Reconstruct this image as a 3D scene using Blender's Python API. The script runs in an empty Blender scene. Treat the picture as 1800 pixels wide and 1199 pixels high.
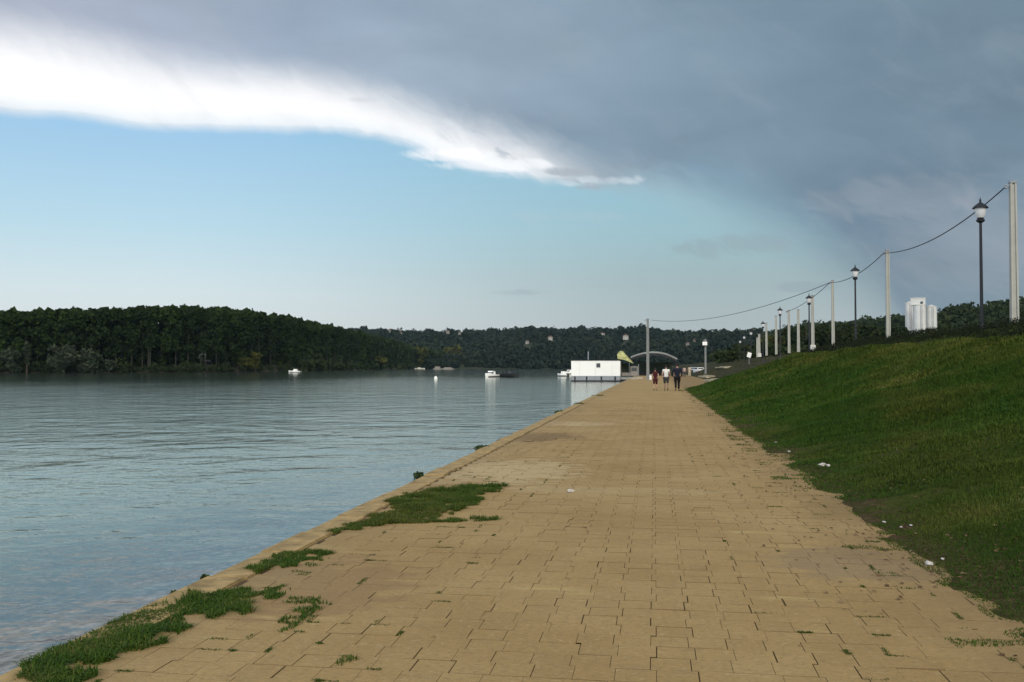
import bpy, bmesh, math, random
import numpy as np
from mathutils import Vector, Matrix, noise as mnoise
R = math.radians
rng = np.random.default_rng(7)
random.seed(7)
scene = bpy.context.scene
col = scene.collection

# ------------------------------------------------------------------ camera
F = 1700.0; VPX, HZ = 1150.0, 645.0; CX, CY = 900.0, 599.5
EYE = 1.6; WATER = -0.30
yaw = math.atan((VPX - CX) / F); pitch = math.atan((HZ - CY) / F)
cam = bpy.data.cameras.new('camera'); cam.lens = F / 1800 * 36; cam.sensor_width = 36
cam.clip_end = 20000; cam.clip_start = 0.1
camo = bpy.data.objects.new('camera', cam); col.objects.link(camo)
camo.location = (0, 0, EYE); camo.rotation_euler = (R(90) + pitch, 0, yaw)
scene.camera = camo

# ------------------------------------------------------------------ exposure
scene.view_settings.view_transform = 'Standard'; scene.view_settings.look = 'None'
scene.view_settings.exposure = 0.0; scene.view_settings.gamma = 1.0
scene.cycles.max_bounces = 6; scene.cycles.transparent_max_bounces = 8

# ------------------------------------------------------------------ pixel helpers (1800x1199 layout of the place)
_M = camo.rotation_euler.to_matrix()
def ray(px, py):
    return _M @ Vector(((px - CX) / F, (CY - py) / F, -1.0))
def at(px, py, Y):                 # point at world depth Y
    d = ray(px, py); return Vector((0, 0, EYE)) + d * (Y / d.y)
def atd(px, py, D):                # point at horizontal distance D
    d = ray(px, py); return Vector((0, 0, EYE)) + d * (D / math.hypot(d.x, d.y))
def gnd(px, py, z=0.0):
    d = ray(px, py); return Vector((0, 0, EYE)) + d * ((z - EYE) / d.z)
def azel(px, py):
    d = ray(px, py); return math.degrees(math.atan2(d.x, d.y)), math.degrees(math.atan2(d.z, math.hypot(d.x, d.y)))

# ------------------------------------------------------------------ node helpers
class NT:
    def __init__(s, tree): s.t = tree; s.n = tree.nodes; s.l = tree.links
    def new(s, typ, **kw):
        n = s.n.new(typ)
        for k, v in kw.items(): setattr(n, k, v)
        return n
    def put(s, sock, v):
        if isinstance(v, bpy.types.NodeSocket): s.l.new(v, sock)
        elif isinstance(v, (tuple, list)) and len(v) == 3 and sock.type == 'RGBA': sock.default_value = (*v, 1)
        else: sock.default_value = v
    def m(s, op, a, b=0.0, c=0.0, clamp=False):
        n = s.new('ShaderNodeMath', operation=op, use_clamp=clamp)
        s.put(n.inputs[0], a); s.put(n.inputs[1], b); s.put(n.inputs[2], c); return n.outputs[0]
    def ss(s, v, a, b, lo=0.0, hi=1.0):   # smoothstep
        n = s.new('ShaderNodeMapRange', interpolation_type='SMOOTHSTEP')
        s.put(n.inputs['Value'], v); s.put(n.inputs['From Min'], a); s.put(n.inputs['From Max'], b)
        s.put(n.inputs['To Min'], lo); s.put(n.inputs['To Max'], hi); return n.outputs[0]
    def mix(s, f, a, b, mode='MIX'):
        n = s.new('ShaderNodeMix', data_type='RGBA', blend_type=mode)
        s.put(n.inputs[0], f); s.put(n.inputs[6], a); s.put(n.inputs[7], b); return n.outputs[2]
    def noise(s, vec, scale, detail=3, rough=.5, dist=0.0):
        n = s.new('ShaderNodeTexNoise'); s.l.new(vec, n.inputs['Vector'])
        n.inputs['Scale'].default_value = scale; n.inputs['Detail'].default_value = detail
        n.inputs['Roughness'].default_value = rough; n.inputs['Distortion'].default_value = dist
        return n.outputs[0]
    def scale(s, vec, sc, loc=(0, 0, 0)):
        n = s.new('ShaderNodeMapping'); s.l.new(vec, n.inputs[0]); n.inputs['Scale'].default_value = sc
        n.inputs['Location'].default_value = loc; return n.outputs[0]
    def ramp(s, f, stops):
        n = s.new('ShaderNodeValToRGB'); s.put(n.inputs[0], f); e = n.color_ramp.elements
        while len(e) < len(stops): e.new(0.5)
        for i, (p, c) in enumerate(stops): e[i].position = p; e[i].color = (*c, 1)
        return n.outputs[0]
    def pos(s): return s.new('ShaderNodeNewGeometry').outputs['Position']
    def obj(s): return s.new('ShaderNodeTexCoord').outputs['Object']

# ------------------------------------------------------------------ world: sky with a broad cloud deck
SUN = Vector((0.40, -0.92, 0.0)).normalized() * math.cos(R(30)) + Vector((0, 0, math.sin(R(30))))
world = bpy.data.worlds.new('World'); scene.world = world; world.use_nodes = True
w = NT(world.node_tree); w.n.clear()
wo = w.new('ShaderNodeOutputWorld')
D = w.new('ShaderNodeTexCoord').outputs['Generated']
sx = w.new('ShaderNodeSeparateXYZ'); w.l.new(D, sx.inputs[0])
az = w.m('MULTIPLY', w.m('ARCTAN2', sx.outputs[0], sx.outputs[1]), 57.29578)
el = w.m('MULTIPLY', w.m('ARCSINE', sx.outputs[2]), 57.29578)
def curve(pts):                      # azimuth (-60..60) -> elevation
    n = w.new('ShaderNodeFloatCurve'); c = n.mapping.curves[0]
    P = sorted(((a + 60) / 120, (e + 10) / 50) for a, e in pts)
    P = [(0.0, P[0][1])] + P + [(1.0, P[-1][1])]
    while len(c.points) < len(P): c.points.new(.5, .5)
    for i, p in enumerate(P): c.points[i].location = p; c.points[i].handle_type = 'AUTO_CLAMPED'
    n.mapping.update()
    w.put(n.inputs['Value'], w.m('DIVIDE', w.m('ADD', az, 60), 120, clamp=True))
    return w.m('SUBTRACT', w.m('MULTIPLY', n.outputs[0], 50), 10)
low_px = [(0, 200), (130, 207), (250, 226), (400, 230), (600, 234), (690, 250), (800, 288), (900, 312), (1000, 326), (1140, 338), (1250, 365), (1350, 412), (1450, 480), (1540, 560), (1620, 690), (1800, 760)]
up_px = [(0, 75), (150, 100), (300, 135), (450, 150), (600, 176), (750, 222), (850, 258), (950, 286), (1050, 312), (1140, 334), (1250, 365), (1350, 412), (1800, 760)]
low = curve([azel(*p) for p in low_px]); upc = curve([azel(*p) for p in up_px])
nv = w.scale(D, (1, 1, 3.2))
n1 = w.noise(nv, 5, 5, .55, .3); n2 = w.noise(w.scale(D, (1, 1, 2.2)), 2.2, 4, .5, .2); n3 = w.noise(w.scale(D, (1.2, 1.2, 6)), 14, 5, .6, .4)
cv = w.new('ShaderNodeCombineXYZ'); w.put(cv.inputs[0], az); w.put(cv.inputs[1], w.m('ADD', w.m('MULTIPLY', el, 2.0), w.m('MULTIPLY', az, .9)))
n4 = w.noise(cv.outputs[0], .5, 5, .55, .6); n5 = w.noise(cv.outputs[0], .16, 5, .6, .5)
wob = w.m('MULTIPLY', w.m('SUBTRACT', n4, .5), 3.2)
e_low = w.m('ADD', w.m('SUBTRACT', el, low), w.m('MULTIPLY', wob, w.ss(az, -25, -8, .08, .34)))
# the lower rim is crisp on the left and dissolves to the right
softw = w.ss(az, -6, 8, 0.45, 4.2)
cloud = w.ss(e_low, w.m('MULTIPLY', softw, -0.6), softw)
e_up = w.m('ADD', w.m('SUBTRACT', el, upc), w.m('ADD', w.m('MULTIPLY', w.m('SUBTRACT', n1, .5), 1.6), w.m('MULTIPLY', w.m('SUBTRACT', n4, .5), w.ss(az, -28, 0, .6, 1.5))))
greyf = w.ss(e_up, -1.1, 2.4)
greyf = w.m('MAXIMUM', greyf, w.ss(az, 3, 10))
# clear sky colours
elf = w.m('DIVIDE', el, 40, clamp=True)
clearL = w.ramp(elf, [(0, (.78, .79, .80)), (.05, (.76, .80, .82)), (.11, (.70, .82, .86)), (.2, (.52, .75, .87)), (.36, (.34, .61, .89)), (1, (.12, .32, .66))])
clearR = w.ramp(elf, [(0, (.46, .50, .53)), (.06, (.42, .49, .52)), (.13, (.36, .475, .495)), (.2, (.34, .54, .60)), (.3, (.30, .55, .66)), (1, (.15, .3, .5))])
clear = w.mix(w.ss(az, -30, 5), clearL, clearR)
sky = w.new('ShaderNodeTexSky', sky_type='NISHITA'); sky.sun_disc = False
sky.sun_elevation = R(30); sky.sun_rotation = math.atan2(SUN.x, SUN.y)
bg_n = w.new('ShaderNodeBackground'); w.l.new(sky.outputs[0], bg_n.inputs[0]); bg_n.inputs[1].default_value = .08
# cloud colours
azf = w.m('DIVIDE', w.m('ADD', az, 45), 90, clamp=True)
grey = w.ramp(azf, [(0, (.44, .50, .62)), (.16, (.40, .48, .62)), (.34, (.28, .385, .51)), (.52, (.185, .285, .385)), (.66, (.155, .245, .335)), (.8, (.165, .25, .33)), (1, (.22, .28, .33))])
lite = w.ramp(n2, [(.33, (.86, .88, .90)), (.5, (1.0, 1.0, 1.0)), (.68, (1.22, 1.17, 1.13))])
grey = w.mix(1, w.mix(1, grey, (1.05, 1.0, .96), 'MULTIPLY'), lite, 'MULTIPLY')
grey = w.mix(1, grey, w.ramp(n1, [(.35, (.95, .95, .95)), (.65, (1.07, 1.07, 1.07))]), 'MULTIPLY')
def blob(px, py, wx, wy, lo=0., hi=1., wobble=1.0):
    a, e = azel(px, py)
    q = w.m('ADD', w.m('POWER', w.m('DIVIDE', w.m('SUBTRACT', az, a), wx), 2), w.m('POWER', w.m('DIVIDE', w.m('SUBTRACT', el, e), wy), 2))
    q = w.m('ADD', q, w.m('MULTIPLY', wob, wobble))
    return w.ss(q, 1.2, 0.0, lo, hi)
grey = w.mix(w.m('MULTIPLY', blob(1580, 345, 5.5, 1.3, 0, 1, .7), .26), grey, (.42, .43, .48))
grey = w.mix(w.m('MULTIPLY', blob(1760, 430, 8.0, 3.0, 0, 1, .5), .30), grey, (.42, .42, .46))
# towards the horizon the deck on the right gets paler
grey = w.mix(w.ss(el, 9, 0, 0, .65), grey, (.30, .375, .42))
white = w.mix(w.ss(e_low, 0.0, 1.3), (.84, .92, .98), (1.06, 1.06, 1.07))
white = w.mix(w.ss(az, -9, -2.2), white, (.42, .50, .55))
white = w.mix(w.ss(az, .5, 6), white, (.24, .32, .38))
white = w.mix(w.m('MULTIPLY', w.ss(n4, .56, .70), w.ss(az, -16, -4, 0, .75)), white, (.45, .52, .58))
cl = w.mix(greyf, white, grey)
cl = w.mix(w.m('MULTIPLY', w.ss(n5, .45, .72), .16), cl, (.42, .48, .54))
outc = w.mix(cloud, clear, cl)
# wisp under the white band and small dark puffs
outc = w.mix(w.m('MULTIPLY', blob(790, 272, 2.9, .42, 0, 1, .9), .95), outc, (1.05, 1.06, 1.08))
outc = w.mix(w.m('MULTIPLY', blob(870, 290, 3.4, .42, 0, 1, .9), .8), outc, (1.0, 1.02, 1.05))
outc = w.mix(w.m('MULTIPLY', blob(1060, 318, 2.6, .34, 0, 1, 1.2), .45), outc, (.85, .9, .94))
outc = w.mix(w.m('MULTIPLY', blob(995, 303, 1.3, .28, 0, 1, 1.6), .8), outc, (.42, .47, .53))
outc = w.mix(w.m('MULTIPLY', blob(1045, 327, 1.0, .25, 0, 1, 1.6), .7), outc, (.40, .46, .52))
outc = w.mix(w.m('MULTIPLY', blob(640, 176, 1.0, .2, 0, 1, 1.2), .4), outc, (.6, .64, .7))
outc = w.mix(w.m('MULTIPLY', blob(915, 514, 2.0, .22, 0, 1, 1.0), .5), outc, (.36, .43, .48))
outc = w.mix(w.m('MULTIPLY', blob(1290, 430, 4.2, .7, 0, 1, 1.2), .5), outc, (.30, .38, .42))
outc = w.mix(w.m('MULTIPLY', blob(1410, 505, 2.2, .35, 0, 1, 1.0), .4), outc, (.27, .34, .40))
outc = w.mix(w.m('MULTIPLY', blob(1000, 380, 3.5, .4, 0, 1, 1.5), .2), outc, (.5, .6, .66))
outc = w.mix(1, outc, w.ramp(w.ss(sx.outputs[1], .05, -.75), [(0, (1, 1, 1)), (1, (2.3, 2.2, 2.05))]), 'MULTIPLY')  # extra sky brightness added behind the camera, lights surfaces that face the view
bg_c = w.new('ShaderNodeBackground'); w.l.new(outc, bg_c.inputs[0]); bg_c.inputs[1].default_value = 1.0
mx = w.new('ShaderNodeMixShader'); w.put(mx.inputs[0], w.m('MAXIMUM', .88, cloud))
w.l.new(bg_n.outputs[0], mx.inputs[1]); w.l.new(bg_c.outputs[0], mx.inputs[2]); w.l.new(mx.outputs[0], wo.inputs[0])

sunl = bpy.data.lights.new('sun', 'SUN'); sunl.energy = 2.1; sunl.angle = R(24); sunl.color = (1, .90, .76)
suno = bpy.data.objects.new('sun', sunl); col.objects.link(suno)
suno.rotation_euler = (-SUN).to_track_quat('-Z', 'Y').to_euler()

# ------------------------------------------------------------------ materials
def mat(name, c=(.5, .5, .5), rough=.8, var=.15, vscale=3, metal=0, bump=0.0, spec=.3):
    m = bpy.data.materials.new(name); m.use_nodes = True; t = NT(m.node_tree)
    b = t.n['Principled BSDF']; b.inputs['Roughness'].default_value = rough; b.inputs['Metallic'].default_value = metal
    b.inputs['Specular IOR Level'].default_value = spec
    n = t.noise(t.obj(), vscale, 4, .6)
    t.put(b.inputs['Base Color'], t.ramp(n, [(.3, tuple(x * (1 - var) for x in c)), (.7, tuple(min(1, x * (1 + var)) for x in c))]))
    if bump:
        bn = t.new('ShaderNodeBump'); bn.inputs['Distance'].default_value = bump; t.put(bn.inputs['Height'], n); t.l.new(bn.outputs[0], b.inputs['Normal'])
    return m
def attr(t, name='rnd'):
    n = t.new('ShaderNodeAttribute'); n.attribute_name = name; return n.outputs['Fac']
def leafmat(name, stops, rough=.75, big=.02, spec=.15):
    """foliage: per-leaf random value and a large soft variation, light passes a little"""
    m = bpy.data.materials.new(name); m.use_nodes = True; t = NT(m.node_tree)
    b = t.n['Principled BSDF']; b.inputs['Roughness'].default_value = rough; b.inputs['Specular IOR Level'].default_value = spec
    v = t.m('ADD', t.m('MULTIPLY', attr(t), .6), t.m('MULTIPLY', t.ss(t.noise(t.pos(), big, 3, .6), .3, .7), .4))
    t.put(b.inputs['Base Color'], t.ramp(v, stops)); return m

M = {}
M['concrete_pole'] = mat('pale_concrete', (.40, .40, .365), .85, .10, 2, bump=.01)
M['iron'] = mat('dark_iron', (.022, .024, .03), .5, .2, 6)
M['cable'] = mat('black_cable', (.045, .055, .07), .6, .1, 5)
M['frost'] = mat('frosted_glass', (.75, .76, .78), .35, .03, 5, spec=.5)
M['silo_white'] = mat('weathered_white_silo', (.62, .63, .62), .7, .12, .35)
M['canopy'] = mat('canopy_sheet', (.26, .27, .27), .7, .1, 1)
M['grey_concrete'] = mat('grey_concrete', (.24, .25, .25), .85, .1, 2)
M['white'] = mat('white_cladding', (.90, .90, .88), .55, .03, 1.2)
M['offwhite'] = mat('offwhite_paint', (.62, .62, .58), .6, .1, 2)
M['grey'] = mat('grey_metal', (.27, .29, .32), .5, .1, 2)
M['dark'] = mat('dark_trim', (.02, .022, .025), .6, .2, 3)
M['glass'] = mat('dark_window', (.03, .04, .045), .15, .1, 2, spec=.6)
M['yellow'] = mat('yellow_green_cloth', (.42, .42, .19), .85, .45, 2.5, bump=.15)
M['roof_red'] = mat('red_tiles', (.13, .075, .06), .85, .2, 2)
M['plaster'] = mat('pale_plaster', (.46, .44, .42), .85, .1, 1)
M['plaster2'] = mat('cream_plaster', (.25, .23, .21), .85, .1, 1)
M['teal'] = mat('dark_olive_wall', (.035, .048, .035), .8, .2, 1)
M['wood'] = mat('brown_bark', (.07, .055, .04), .9, .3, 3, bump=.05)
M['skin'] = mat('skin', (.42, .26, .19), .55, .05, 8)
M['hair'] = mat('dark_hair', (.015, .012, .01), .6, .2, 20)
M['white_shirt'] = mat('white_cotton', (.72, .72, .70), .9, .05, 8, bump=.01)
M['red_cloth'] = mat('dark_red_cotton', (.055, .010, .014), .9, .1, 8)
M['navy'] = mat('navy_cloth', (.010, .012, .026), .9, .1, 8)
M['black_cloth'] = mat('black_cloth', (.007, .007, .009), .9, .1, 8)
M['grey_cloth'] = mat('grey_shorts_cloth', (.06, .065, .065), .9, .1, 8)
M['pink'] = mat('pale_pink_cloth', (.5, .36, .36), .9, .1, 8)
M['cream'] = mat('cream_cloth', (.5, .44, .33), .9, .1, 8)
M['shoe'] = mat('dark_shoe_leather', (.05, .035, .035), .6, .1, 8)
M['paper'] = mat('crumpled_white_paper', (.55, .53, .50), .8, .05, 12)
M['rubber'] = mat('black_rubber', (.015, .015, .015), .8, .1, 5)
M['car_white'] = mat('white_car_paint', (.7, .7, .7), .3, .03, 1, spec=.5)
M['car_grey'] = mat('silver_grey_paint', (.38, .42, .46), .3, .05, 1, spec=.5)
M['red_light'] = mat('red_lens', (.35, .02, .02), .3, .05, 4)
M['red_hull'] = mat('dull_red_hull', (.22, .08, .06), .6, .1, 2)

# ------------------------------------------------------------------ object helpers
def tag(o, label=None, cat=None, group=None, kind=None):
    if label: o['label'] = label
    if cat: o['category'] = cat
    if group: o['group'] = group
    if kind: o['kind'] = kind
    return o
def empty(name, loc=(0, 0, 0), rz=0, **k):
    o = bpy.data.objects.new(name, None); col.objects.link(o); o.location = loc; o.rotation_euler = (0, 0, rz)
    o.empty_display_size = .3
    return tag(o, **k)
def link(name, me, m=None, parent=None, smooth=False):
    o = bpy.data.objects.new(name, me); col.objects.link(o)
    if m is not None: me.materials.append(m)
    if parent is not None: o.parent = parent
    if smooth: me.polygons.foreach_set('use_smooth', [True] * len(me.polygons))
    return o
def from_np(name, V, k, m, att=None, parent=None, smooth=False, extra=None):
    """V: (n*k,3) array of separate k-gons"""
    V = np.asarray(V, dtype=np.float32).reshape(-1, 3); n = len(V) // k
    me = bpy.data.meshes.new(name)
    me.vertices.add(len(V)); me.vertices.foreach_set('co', V.ravel())
    me.loops.add(n * k); me.loops.foreach_set('vertex_index', np.arange(n * k, dtype=np.int32))
    me.polygons.add(n); me.polygons.foreach_set('loop_start', np.arange(0, n * k, k, dtype=np.int32))
    try: me.polygons.foreach_set('loop_total', np.full(n, k, dtype=np.int32))
    except Exception: pass
    if att is not None:
        a = me.attributes.new('rnd', 'FLOAT', 'FACE'); a.data.foreach_set('value', np.asarray(att, dtype=np.float32))
    me.update(calc_edges=True); me.validate()
    return link(name, me, m, parent, smooth)
def grid_mesh(name, P, m, kind=None, smooth=True, parent=None):
    """P: (a,b,3) grid of points"""
    a, b = P.shape[:2]
    idx = np.arange(a * b).reshape(a, b)
    q = np.stack([idx[:-1, :-1], idx[1:, :-1], idx[1:, 1:], idx[:-1, 1:]], -1).reshape(-1, 4)
    me = bpy.data.meshes.new(name); me.from_pydata(P.reshape(-1, 3).tolist(), [], q.tolist()); me.update()
    o = link(name, me, m, parent, smooth)
    if kind: o['kind'] = kind
    return o

class MB:
    """collects simple shaped pieces into one mesh"""
    def __init__(s): s.b = bmesh.new()
    def box(s, c, size, bevel=0.0, rz=0, rx=0, ry=0, taper=1.0):
        r = bmesh.ops.create_cube(s.b, size=1); vs = r['verts']
        for v in vs:
            if v.co.z > 0: v.co.x *= taper; v.co.y *= taper
            v.co = Vector((v.co.x * size[0], v.co.y * size[1], v.co.z * size[2]))
        if bevel:
            es = list({e for v in vs for e in v.link_edges})
            rr = bmesh.ops.bevel(s.b, geom=es, offset=bevel, segments=2, affect='EDGES'); vs = list({v for f in rr['faces'] for v in f.verts} | {v for v in vs if v.is_valid})
        m = Matrix.Translation(c) @ Matrix.Rotation(rz, 4, 'Z') @ Matrix.Rotation(ry, 4, 'Y') @ Matrix.Rotation(rx, 4, 'X')
        bmesh.ops.transform(s.b, matrix=m, verts=vs); return s
    def lathe(s, prof, c=(0, 0, 0), seg=16):
        rings = []
        for r, z in prof:
            rings.append([s.b.verts.new((c[0] + r * math.cos(2 * math.pi * i / seg), c[1] + r * math.sin(2 * math.pi * i / seg), c[2] + z)) for i in range(seg)])
        for A, B in zip(rings, rings[1:]):
            for i in range(seg): s.b.faces.new((A[i], A[(i + 1) % seg], B[(i + 1) % seg], B[i]))
        s.b.faces.new(rings[0][::-1]); s.b.faces.new(rings[-1]); return s
    def tube(s, pts, r, seg=8):
        pts = [Vector(p) for p in pts]; rs = r if isinstance(r, (list, tuple)) else [r] * len(pts); rings = []
        for i, p in enumerate(pts):
            t = (pts[min(i + 1, len(pts) - 1)] - pts[max(i - 1, 0)]).normalized()
            u = t.cross(Vector((0, 0, 1)) if abs(t.z) < .9 else Vector((1, 0, 0))).normalized(); v = t.cross(u)
            rings.append([s.b.verts.new(p + (u * math.cos(2 * math.pi * k / seg) + v * math.sin(2 * math.pi * k / seg)) * rs[i]) for k in range(seg)])
        for A, B in zip(rings, rings[1:]):
            for i in range(seg): s.b.faces.new((A[i], A[(i + 1) % seg], B[(i + 1) % seg], B[i]))
        s.b.faces.new(rings[0][::-1]); s.b.faces.new(rings[-1]); return s
    def sections(s, secs, cap=True):
        """loft closed sections (lists of equal length)"""
        rings = [[s.b.verts.new(p) for p in sec] for sec in secs]; n = len(rings[0])
        for A, B in zip(rings, rings[1:]):
            for i in range(n): s.b.faces.new((A[i], A[(i + 1) % n], B[(i + 1) % n], B[i]))
        if cap: s.b.faces.new(rings[0][::-1]); s.b.faces.new(rings[-1])
        return s
    def build(s, name, m, parent=None, smooth=False):
        bmesh.ops.recalc_face_normals(s.b, faces=s.b.faces)
        me = bpy.data.meshes.new(name); s.b.to_mesh(me); s.b.free()
        o = link(name, me, m, parent)
        if smooth:
            me.polygons.foreach_set('use_smooth', [True] * len(me.polygons))
            me.set_sharp_from_angle(angle=R(40))
        return o
def copy_tree(o, parent=None):
    c = o.copy(); col.objects.link(c)
    if parent: c.parent = parent
    for ch in list(o.children): copy_tree(ch, c)
    return c

# ------------------------------------------------------------------ terrain: water, bank, path, slope
def sstep(x, a, b):
    t = np.clip((np.asarray(x, float) - a) / (b - a), 0, 1); return t * t * (3 - 2 * t)
_lat = rng.random((256, 256))
def vnoise(x, y, s=1.0):
    x = np.asarray(x, float) / s; y = np.asarray(y, float) / s
    xi = np.floor(x).astype(int); yi = np.floor(y).astype(int); fx = x - xi; fy = y - yi
    fx = fx * fx * (3 - 2 * fx); fy = fy * fy * (3 - 2 * fy)
    g = lambda a, b: _lat[a % 256, b % 256]
    return (g(xi, yi) * (1 - fx) + g(xi + 1, yi) * fx) * (1 - fy) + (g(xi, yi + 1) * (1 - fx) + g(xi + 1, yi + 1) * fx) * fy

# water
mw = bpy.data.materials.new('river_water'); mw.use_nodes = True; t = NT(mw.node_tree); b = t.n['Principled BSDF']
P = t.pos(); sp = t.new('ShaderNodeSeparateXYZ'); t.l.new(P, sp.inputs[0])
dist = t.m('SQRT', t.m('ADD', t.m('POWER', sp.outputs[0], 2), t.m('POWER', sp.outputs[1], 2)))
h1 = t.m('ADD', t.m('MULTIPLY', t.noise(P, .28, 2, .5, .8), 1.5), t.noise(P, .7, 2, .5, .6))
h2 = t.noise(t.scale(P, (1, 1.6, 1)), 2.6, 3, .6, .5)
h3 = t.noise(t.scale(P, (1, 1.2, 1)), 11, 2, .6, .3)
gust = t.ss(t.noise(t.scale(P, (1, .5, 1)), .045, 3, .5, .5), .35, .65)
hh = t.m('ADD', t.m('MULTIPLY', h1, .55), t.m('ADD', t.m('MULTIPLY', h2, t.m('ADD', .10, t.m('MULTIPLY', gust, .10))), t.m('MULTIPLY', h3, .034)))
bn = t.new('ShaderNodeBump'); bn.inputs['Strength'].default_value = 1; t.put(bn.inputs['Distance'], t.m('ADD', t.ss(dist, 10, 40, .050, .085), t.ss(dist, 50, 220, 0, -.055)))
t.put(bn.inputs['Height'], hh); t.l.new(bn.outputs[0], b.inputs['Normal'])
t.put(b.inputs['Base Color'], t.mix(t.ss(t.noise(P, .06, 3), .35, .65), (.085, .165, .135), (.115, .205, .165)))
tr = t.new('ShaderNodeBsdfTransparent'); tr.inputs[0].default_value = (.85, .90, .90, 1)
depth = t.m('SUBTRACT', -3.35, sp.outputs[0])
see = t.ss(t.m('ADD', depth, t.m('MULTIPLY', t.m('SUBTRACT', t.noise(P, .8, 3), .5), 2.0)), .3, 5.2, .95, 0.0)
body = t.new('ShaderNodeBsdfDiffuse'); t.put(body.inputs[0], t.mix(t.ss(t.noise(P, .06, 3), .35, .65), (.068, .100, .074), (.085, .125, .095)))
gl = t.new('ShaderNodeBsdfGlossy'); gl.inputs['Color'].default_value = (.98, .985, .94, 1); gl.inputs['Roughness'].default_value = .06; t.l.new(bn.outputs[0], gl.inputs['Normal'])
fr_ = t.new('ShaderNodeFresnel'); fr_.inputs['IOR'].default_value = 1.34; t.l.new(bn.outputs[0], fr_.inputs['Normal'])
ms = t.new('ShaderNodeMixShader'); t.put(ms.inputs[0], see); t.l.new(body.outputs[0], ms.inputs[1]); t.l.new(tr.outputs[0], ms.inputs[2])
m2 = t.new('ShaderNodeMixShader'); t.l.new(fr_.outputs[0], m2.inputs[0]); t.l.new(ms.outputs[0], m2.inputs[1]); t.l.new(gl.outputs[0], m2.inputs[2])
t.l.new(m2.outputs[0], t.n['Material Output'].inputs[0])
me = bpy.data.meshes.new('water'); me.from_pydata([(-6000, -300, WATER), (-3.2, -300, WATER), (-3.2, 6000, WATER), (-6000, 6000, WATER), (-3.2, 300, WATER), (3000, 300, WATER), (3000, 6000, WATER)], [], [(0, 1, 4, 2, 3), (4, 5, 6, 2)]); me.update()
link('water', me, mw)['kind'] = 'structure'

# riverbed: stony shallows that drop away
mb_ = bpy.data.materials.new('stony_bed'); mb_.use_nodes = True; t = NT(mb_.node_tree); b = t.n['Principled BSDF']; b.inputs['Roughness'].default_value = .9
vo = t.new('ShaderNodeTexVoronoi'); t.l.new(t.pos(), vo.inputs['Vector']); vo.inputs['Scale'].default_value = 7
t.put(b.inputs['Base Color'], t.mix(t.ss(vo.outputs['Distance'], .2, .6), t.ramp(t.noise(t.pos(), 5, 3), [(.35, (.42, .40, .41)), (.65, (.82, .70, .66))]), (.16, .16, .16)))
xs = np.concatenate([np.linspace(-9, -3.2, 30)]); ys = np.linspace(1, 60, 120)
X, Y = np.meshgrid(xs, ys, indexing='ij'); Z = -0.42 - (-3.2 - X) * .10 + (vnoise(X, Y, .5) - .5) * .08
grid_mesh('riverbed', np.stack([X, Y, Z], -1), mb_, 'structure')
me = bpy.data.meshes.new('deep_riverbed'); me.from_pydata([(-6000, -300, -4), (3000, -300, -4), (3000, 6000, -4), (-6000, 6000, -4)], [], [(0, 1, 2, 3)]); me.update()
link('riverbed', me, mb_)['kind'] = 'structure'

# stone paving: each block cast with its own height, tilt and tone
mp = bpy.data.materials.new('paving_blocks'); mp.use_nodes = True; t = NT(mp.node_tree); b = t.n['Principled BSDF']
b.inputs['Roughness'].default_value = .9; b.inputs['Specular IOR Level'].default_value = .2
P = t.pos(); sp = t.new('ShaderNodeSeparateXYZ'); t.l.new(P, sp.inputs[0])
base = t.ramp(t.noise(P, .55, 4, .6), [(.3, (.350, .232, .092)), (.5, (.405, .277, .116)), (.7, (.45, .318, .142))])
base = t.mix(t.m('MULTIPLY', t.ss(attr(t), 0, 1), .22), base, (.30, .195, .082))
base = t.mix(t.ss(t.noise(t.scale(P, (1, 1.6, 1)), 26, 6, .8), .46, .72, 0, .70), base, (.19, .125, .06))
base = t.mix(t.ss(t.noise(t.scale(P, (1, 1.3, 1)), 9, 6, .8), .5, .72, 0, .38), base, (.20, .135, .07))
base = t.mix(t.ss(t.noise(t.scale(P, (1, 1.3, 1)), 17, 5, .8), .54, .72, 0, .60), base, (.60, .48, .27))
base = t.mix(t.ss(t.noise(P, 3.0, 5, .7), .58, .78, 0, .40), base, (.25, .19, .12))
base = t.mix(t.ss(t.noise(t.scale(P, (.5, 2.5, 1)), .9, 4, .6), .62, .72, 0, .45), base, (.56, .44, .20))
def spot(px, py, rx, ry):
    g = gnd(px, py)
    q = t.m('ADD', t.m('POWER', t.m('DIVIDE', t.m('SUBTRACT', sp.outputs[0], g.x), rx), 2), t.m('POWER', t.m('DIVIDE', t.m('SUBTRACT', sp.outputs[1], g.y), ry), 2))
    q = t.m('ADD', q, t.m('MULTIPLY', t.m('SUBTRACT', t.noise(t.scale(P, (1, 2.2, 1)), 2.2, 5, .7), .5), 4.5))
    return t.ss(q, 1.0, .3)
base = t.mix(t.m('MULTIPLY', spot(890, 828, 1.3, 2.1), .38), base, (.66, .55, .34))
base = t.mix(t.m('MULTIPLY', spot(1070, 862, 2.0, .4), .15), base, (.6, .5, .32))
base = t.mix(t.m('MULTIPLY', spot(945, 768, 1.1, 1.6), .75), base, (.17, .11, .055))
base = t.mix(t.m('MULTIPLY', spot(1010, 745, 1.4, 1.3), .35), base, (.62, .5, .32))
base = t.mix(t.m('MULTIPLY', spot(560, 1030, .8, 1.1), .45), base, (.24, .15, .08))
base = t.mix(t.m('MULTIPLY', spot(1500, 990, .8, .8), .45), base, (.24, .18, .12))
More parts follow.
